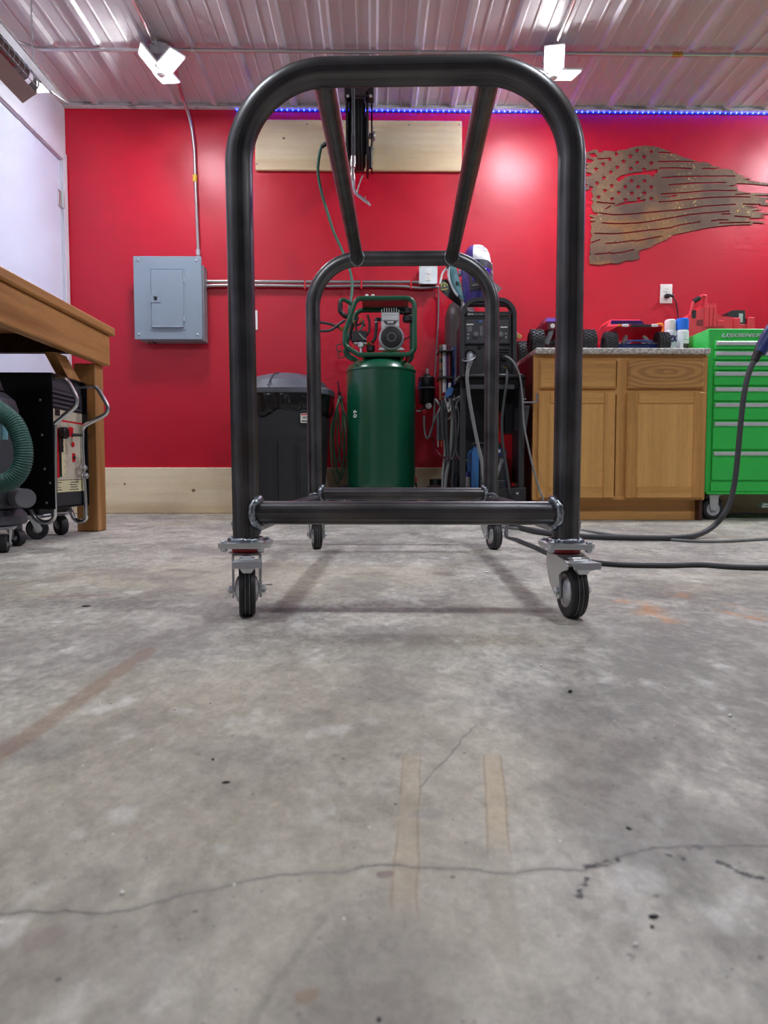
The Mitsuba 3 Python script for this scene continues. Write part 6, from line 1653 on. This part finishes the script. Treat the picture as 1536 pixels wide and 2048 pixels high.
# small things on the floor by the wall
k = thing('tool_pouch', 'small dark box with a red lid on the floor right of the compressor', 'box')
x0_, x1_, z0_, z1_ = R(816, 955, 834, 1015, 4.0)
part(k, 'body', bx(x0_, x1_, 3.98, 4.10, .001, P(825, 966, 3.98)[2], .004), 'black')
part(k, 'lid', bx(x0_ + .004, x1_ - .002, 3.985, 4.095, P(825, 966, 3.98)[2], P(825, 955, 3.98)[2], .003), 'red_paint')
part(k, 'label', bx(x0_ + .006, x1_ - .012, 3.977, 3.981, P(825, 978, 3.98)[2], P(825, 971, 3.98)[2], 0), 'light_grey')
k = thing('jar', 'dark round canister on the floor in front of the pine base board', 'canister')
q = P(872, 960, 3.88)
part(k, 'body', lathe([(0, .001), (.045, .001), (.048, .005), (.048, P(870, 962, 3.98)[2] - .03), (.04, P(870, 962, 3.98)[2] - .02), (0, P(870, 962, 3.98)[2] - .02)], 36, (q[0], 3.88, 0)), 'bottle_brown', 35)
part(k, 'cap', lathe([(0, P(870, 962, 3.98)[2] - .021), (.036, P(870, 962, 3.98)[2] - .021), (.036, P(870, 958, 3.98)[2]), (0, P(870, 957, 3.98)[2])], 30, (q[0], 3.88, 0)), 'black', 35)

# ------------------------------------------------------------------ cables over the floor on the right
k = thing('torch_cable', 'heavy black cable with a blue end hanging down at the right edge to the floor', 'cable')
HD = 2.62
def Q(px, py, D=HD): return P(px, py, D)
fp = [PZ(1000, 1042, .011), PZ(1060, 1060, .011), PZ(1130, 1070, .011), PZ(1200, 1074, .011), PZ(1300, 1076, .011), PZ(1360, 1075, .011), PZ(1395, 1070, .014)]
hang = [Q(1425, 1054, 2.63), Q(1447, 1030), Q(1461, 1000), Q(1470, 960), Q(1476, 905), Q(1481, 850), Q(1488, 790), Q(1498, 745), Q(1512, 714)]
part(k, 'cable', tube(curve(fp + hang, 8), .0098, 14), 'cable_dark', True)
part(k, 'sleeve', tube(curve([Q(1509, 722), Q(1516, 706), Q(1522, 695)], 6), np.linspace(.0135, .019, 13), 16), 'black', True)
part(k, 'end', tube(curve([Q(1519, 706), Q(1527, 690), Q(1540, 668), Q(1560, 640)], 6), np.linspace(.021, .030, 19), 18), 'navy', True, label='blue cable end')

# ------------------------------------------------------------------ crumbs on the floor
def crumb(px, py, sx, sy, sz, a, mat, lab, grp=None):
    q = PZ(px, py, 0)
    m = trimesh.creation.icosphere(1); m.vertices = m.vertices * [sx, sy, sz] * (1 + .25 * (meshkit.noise(m.vertices * 3 + px, 2) - .5)[:, None])
    m = rot(m, a); m.apply_translation([q[0], q[1], sz * .8])
    single('floor_scrap', m, mat, lab, 'debris', False, grp)


crumb(1307, 1835, .0032, .0012, .0010, 5, 'black', 'dark oblong scrap below the long floor crack')
crumb(1304, 1855, .0011, .0012, .0008, 0, 'bottle_brown', 'small brown crumb below the dark oblong scrap')
crumb(244, 1788, .0013, .0014, .0010, 20, 'white_plastic', 'white crumb just above the long crack on the left')
crumb(1271, 1891, .0011, .0012, .0009, 0, 'white_plastic', 'white crumb on the lower right floor')
crumb(1257, 1658, .0022, .0009, .0008, -50, 'black', 'short black scrap above the crack on the right')
crumb(452, 1566, .0032, .0011, .0009, 8, 'black', 'thin black scrap on the left middle floor')
crumb(172, 1213, .0080, .0022, .0014, 20, 'dark_grey', 'dark splinter left of the left front caster')
crumb(538, 1170, .0085, .0028, .0018, -4, 'hood_grey', 'flat grey chip beside the left front caster')
crumb(758, 2040, .0011, .0012, .0007, 0, 'black', 'black crumb at the bottom edge of the photo')
crumb(1140, 1385, .0026, .0020, .0018, 0, 'black', 'black pebble in front of the right front caster')
crumb(1082, 1332, .0016, .0016, .0014, 0, 'white_plastic', 'white pebble in front of the right front caster')
crumb(1058, 1238, .0022, .0020, .0018, 0, 'white_plastic', 'white pebble beside the right front wheel')
crumb(974, 1145, .0060, .0040, .0016, 0, 'white_plastic', 'white flake between the right casters')
crumb(1216, 1034, .0080, .0060, .0060, 0, 'white_plastic', 'white crumb at the foot of the oak cabinet')
crumb(1460, 1433, .0020, .0018, .0015, 0, 'white_plastic', 'white pebble on the right middle floor')
crumb(426, 1520, .0012, .0011, .0009, 0, 'black', 'black crumb above the thin scrap on the left')
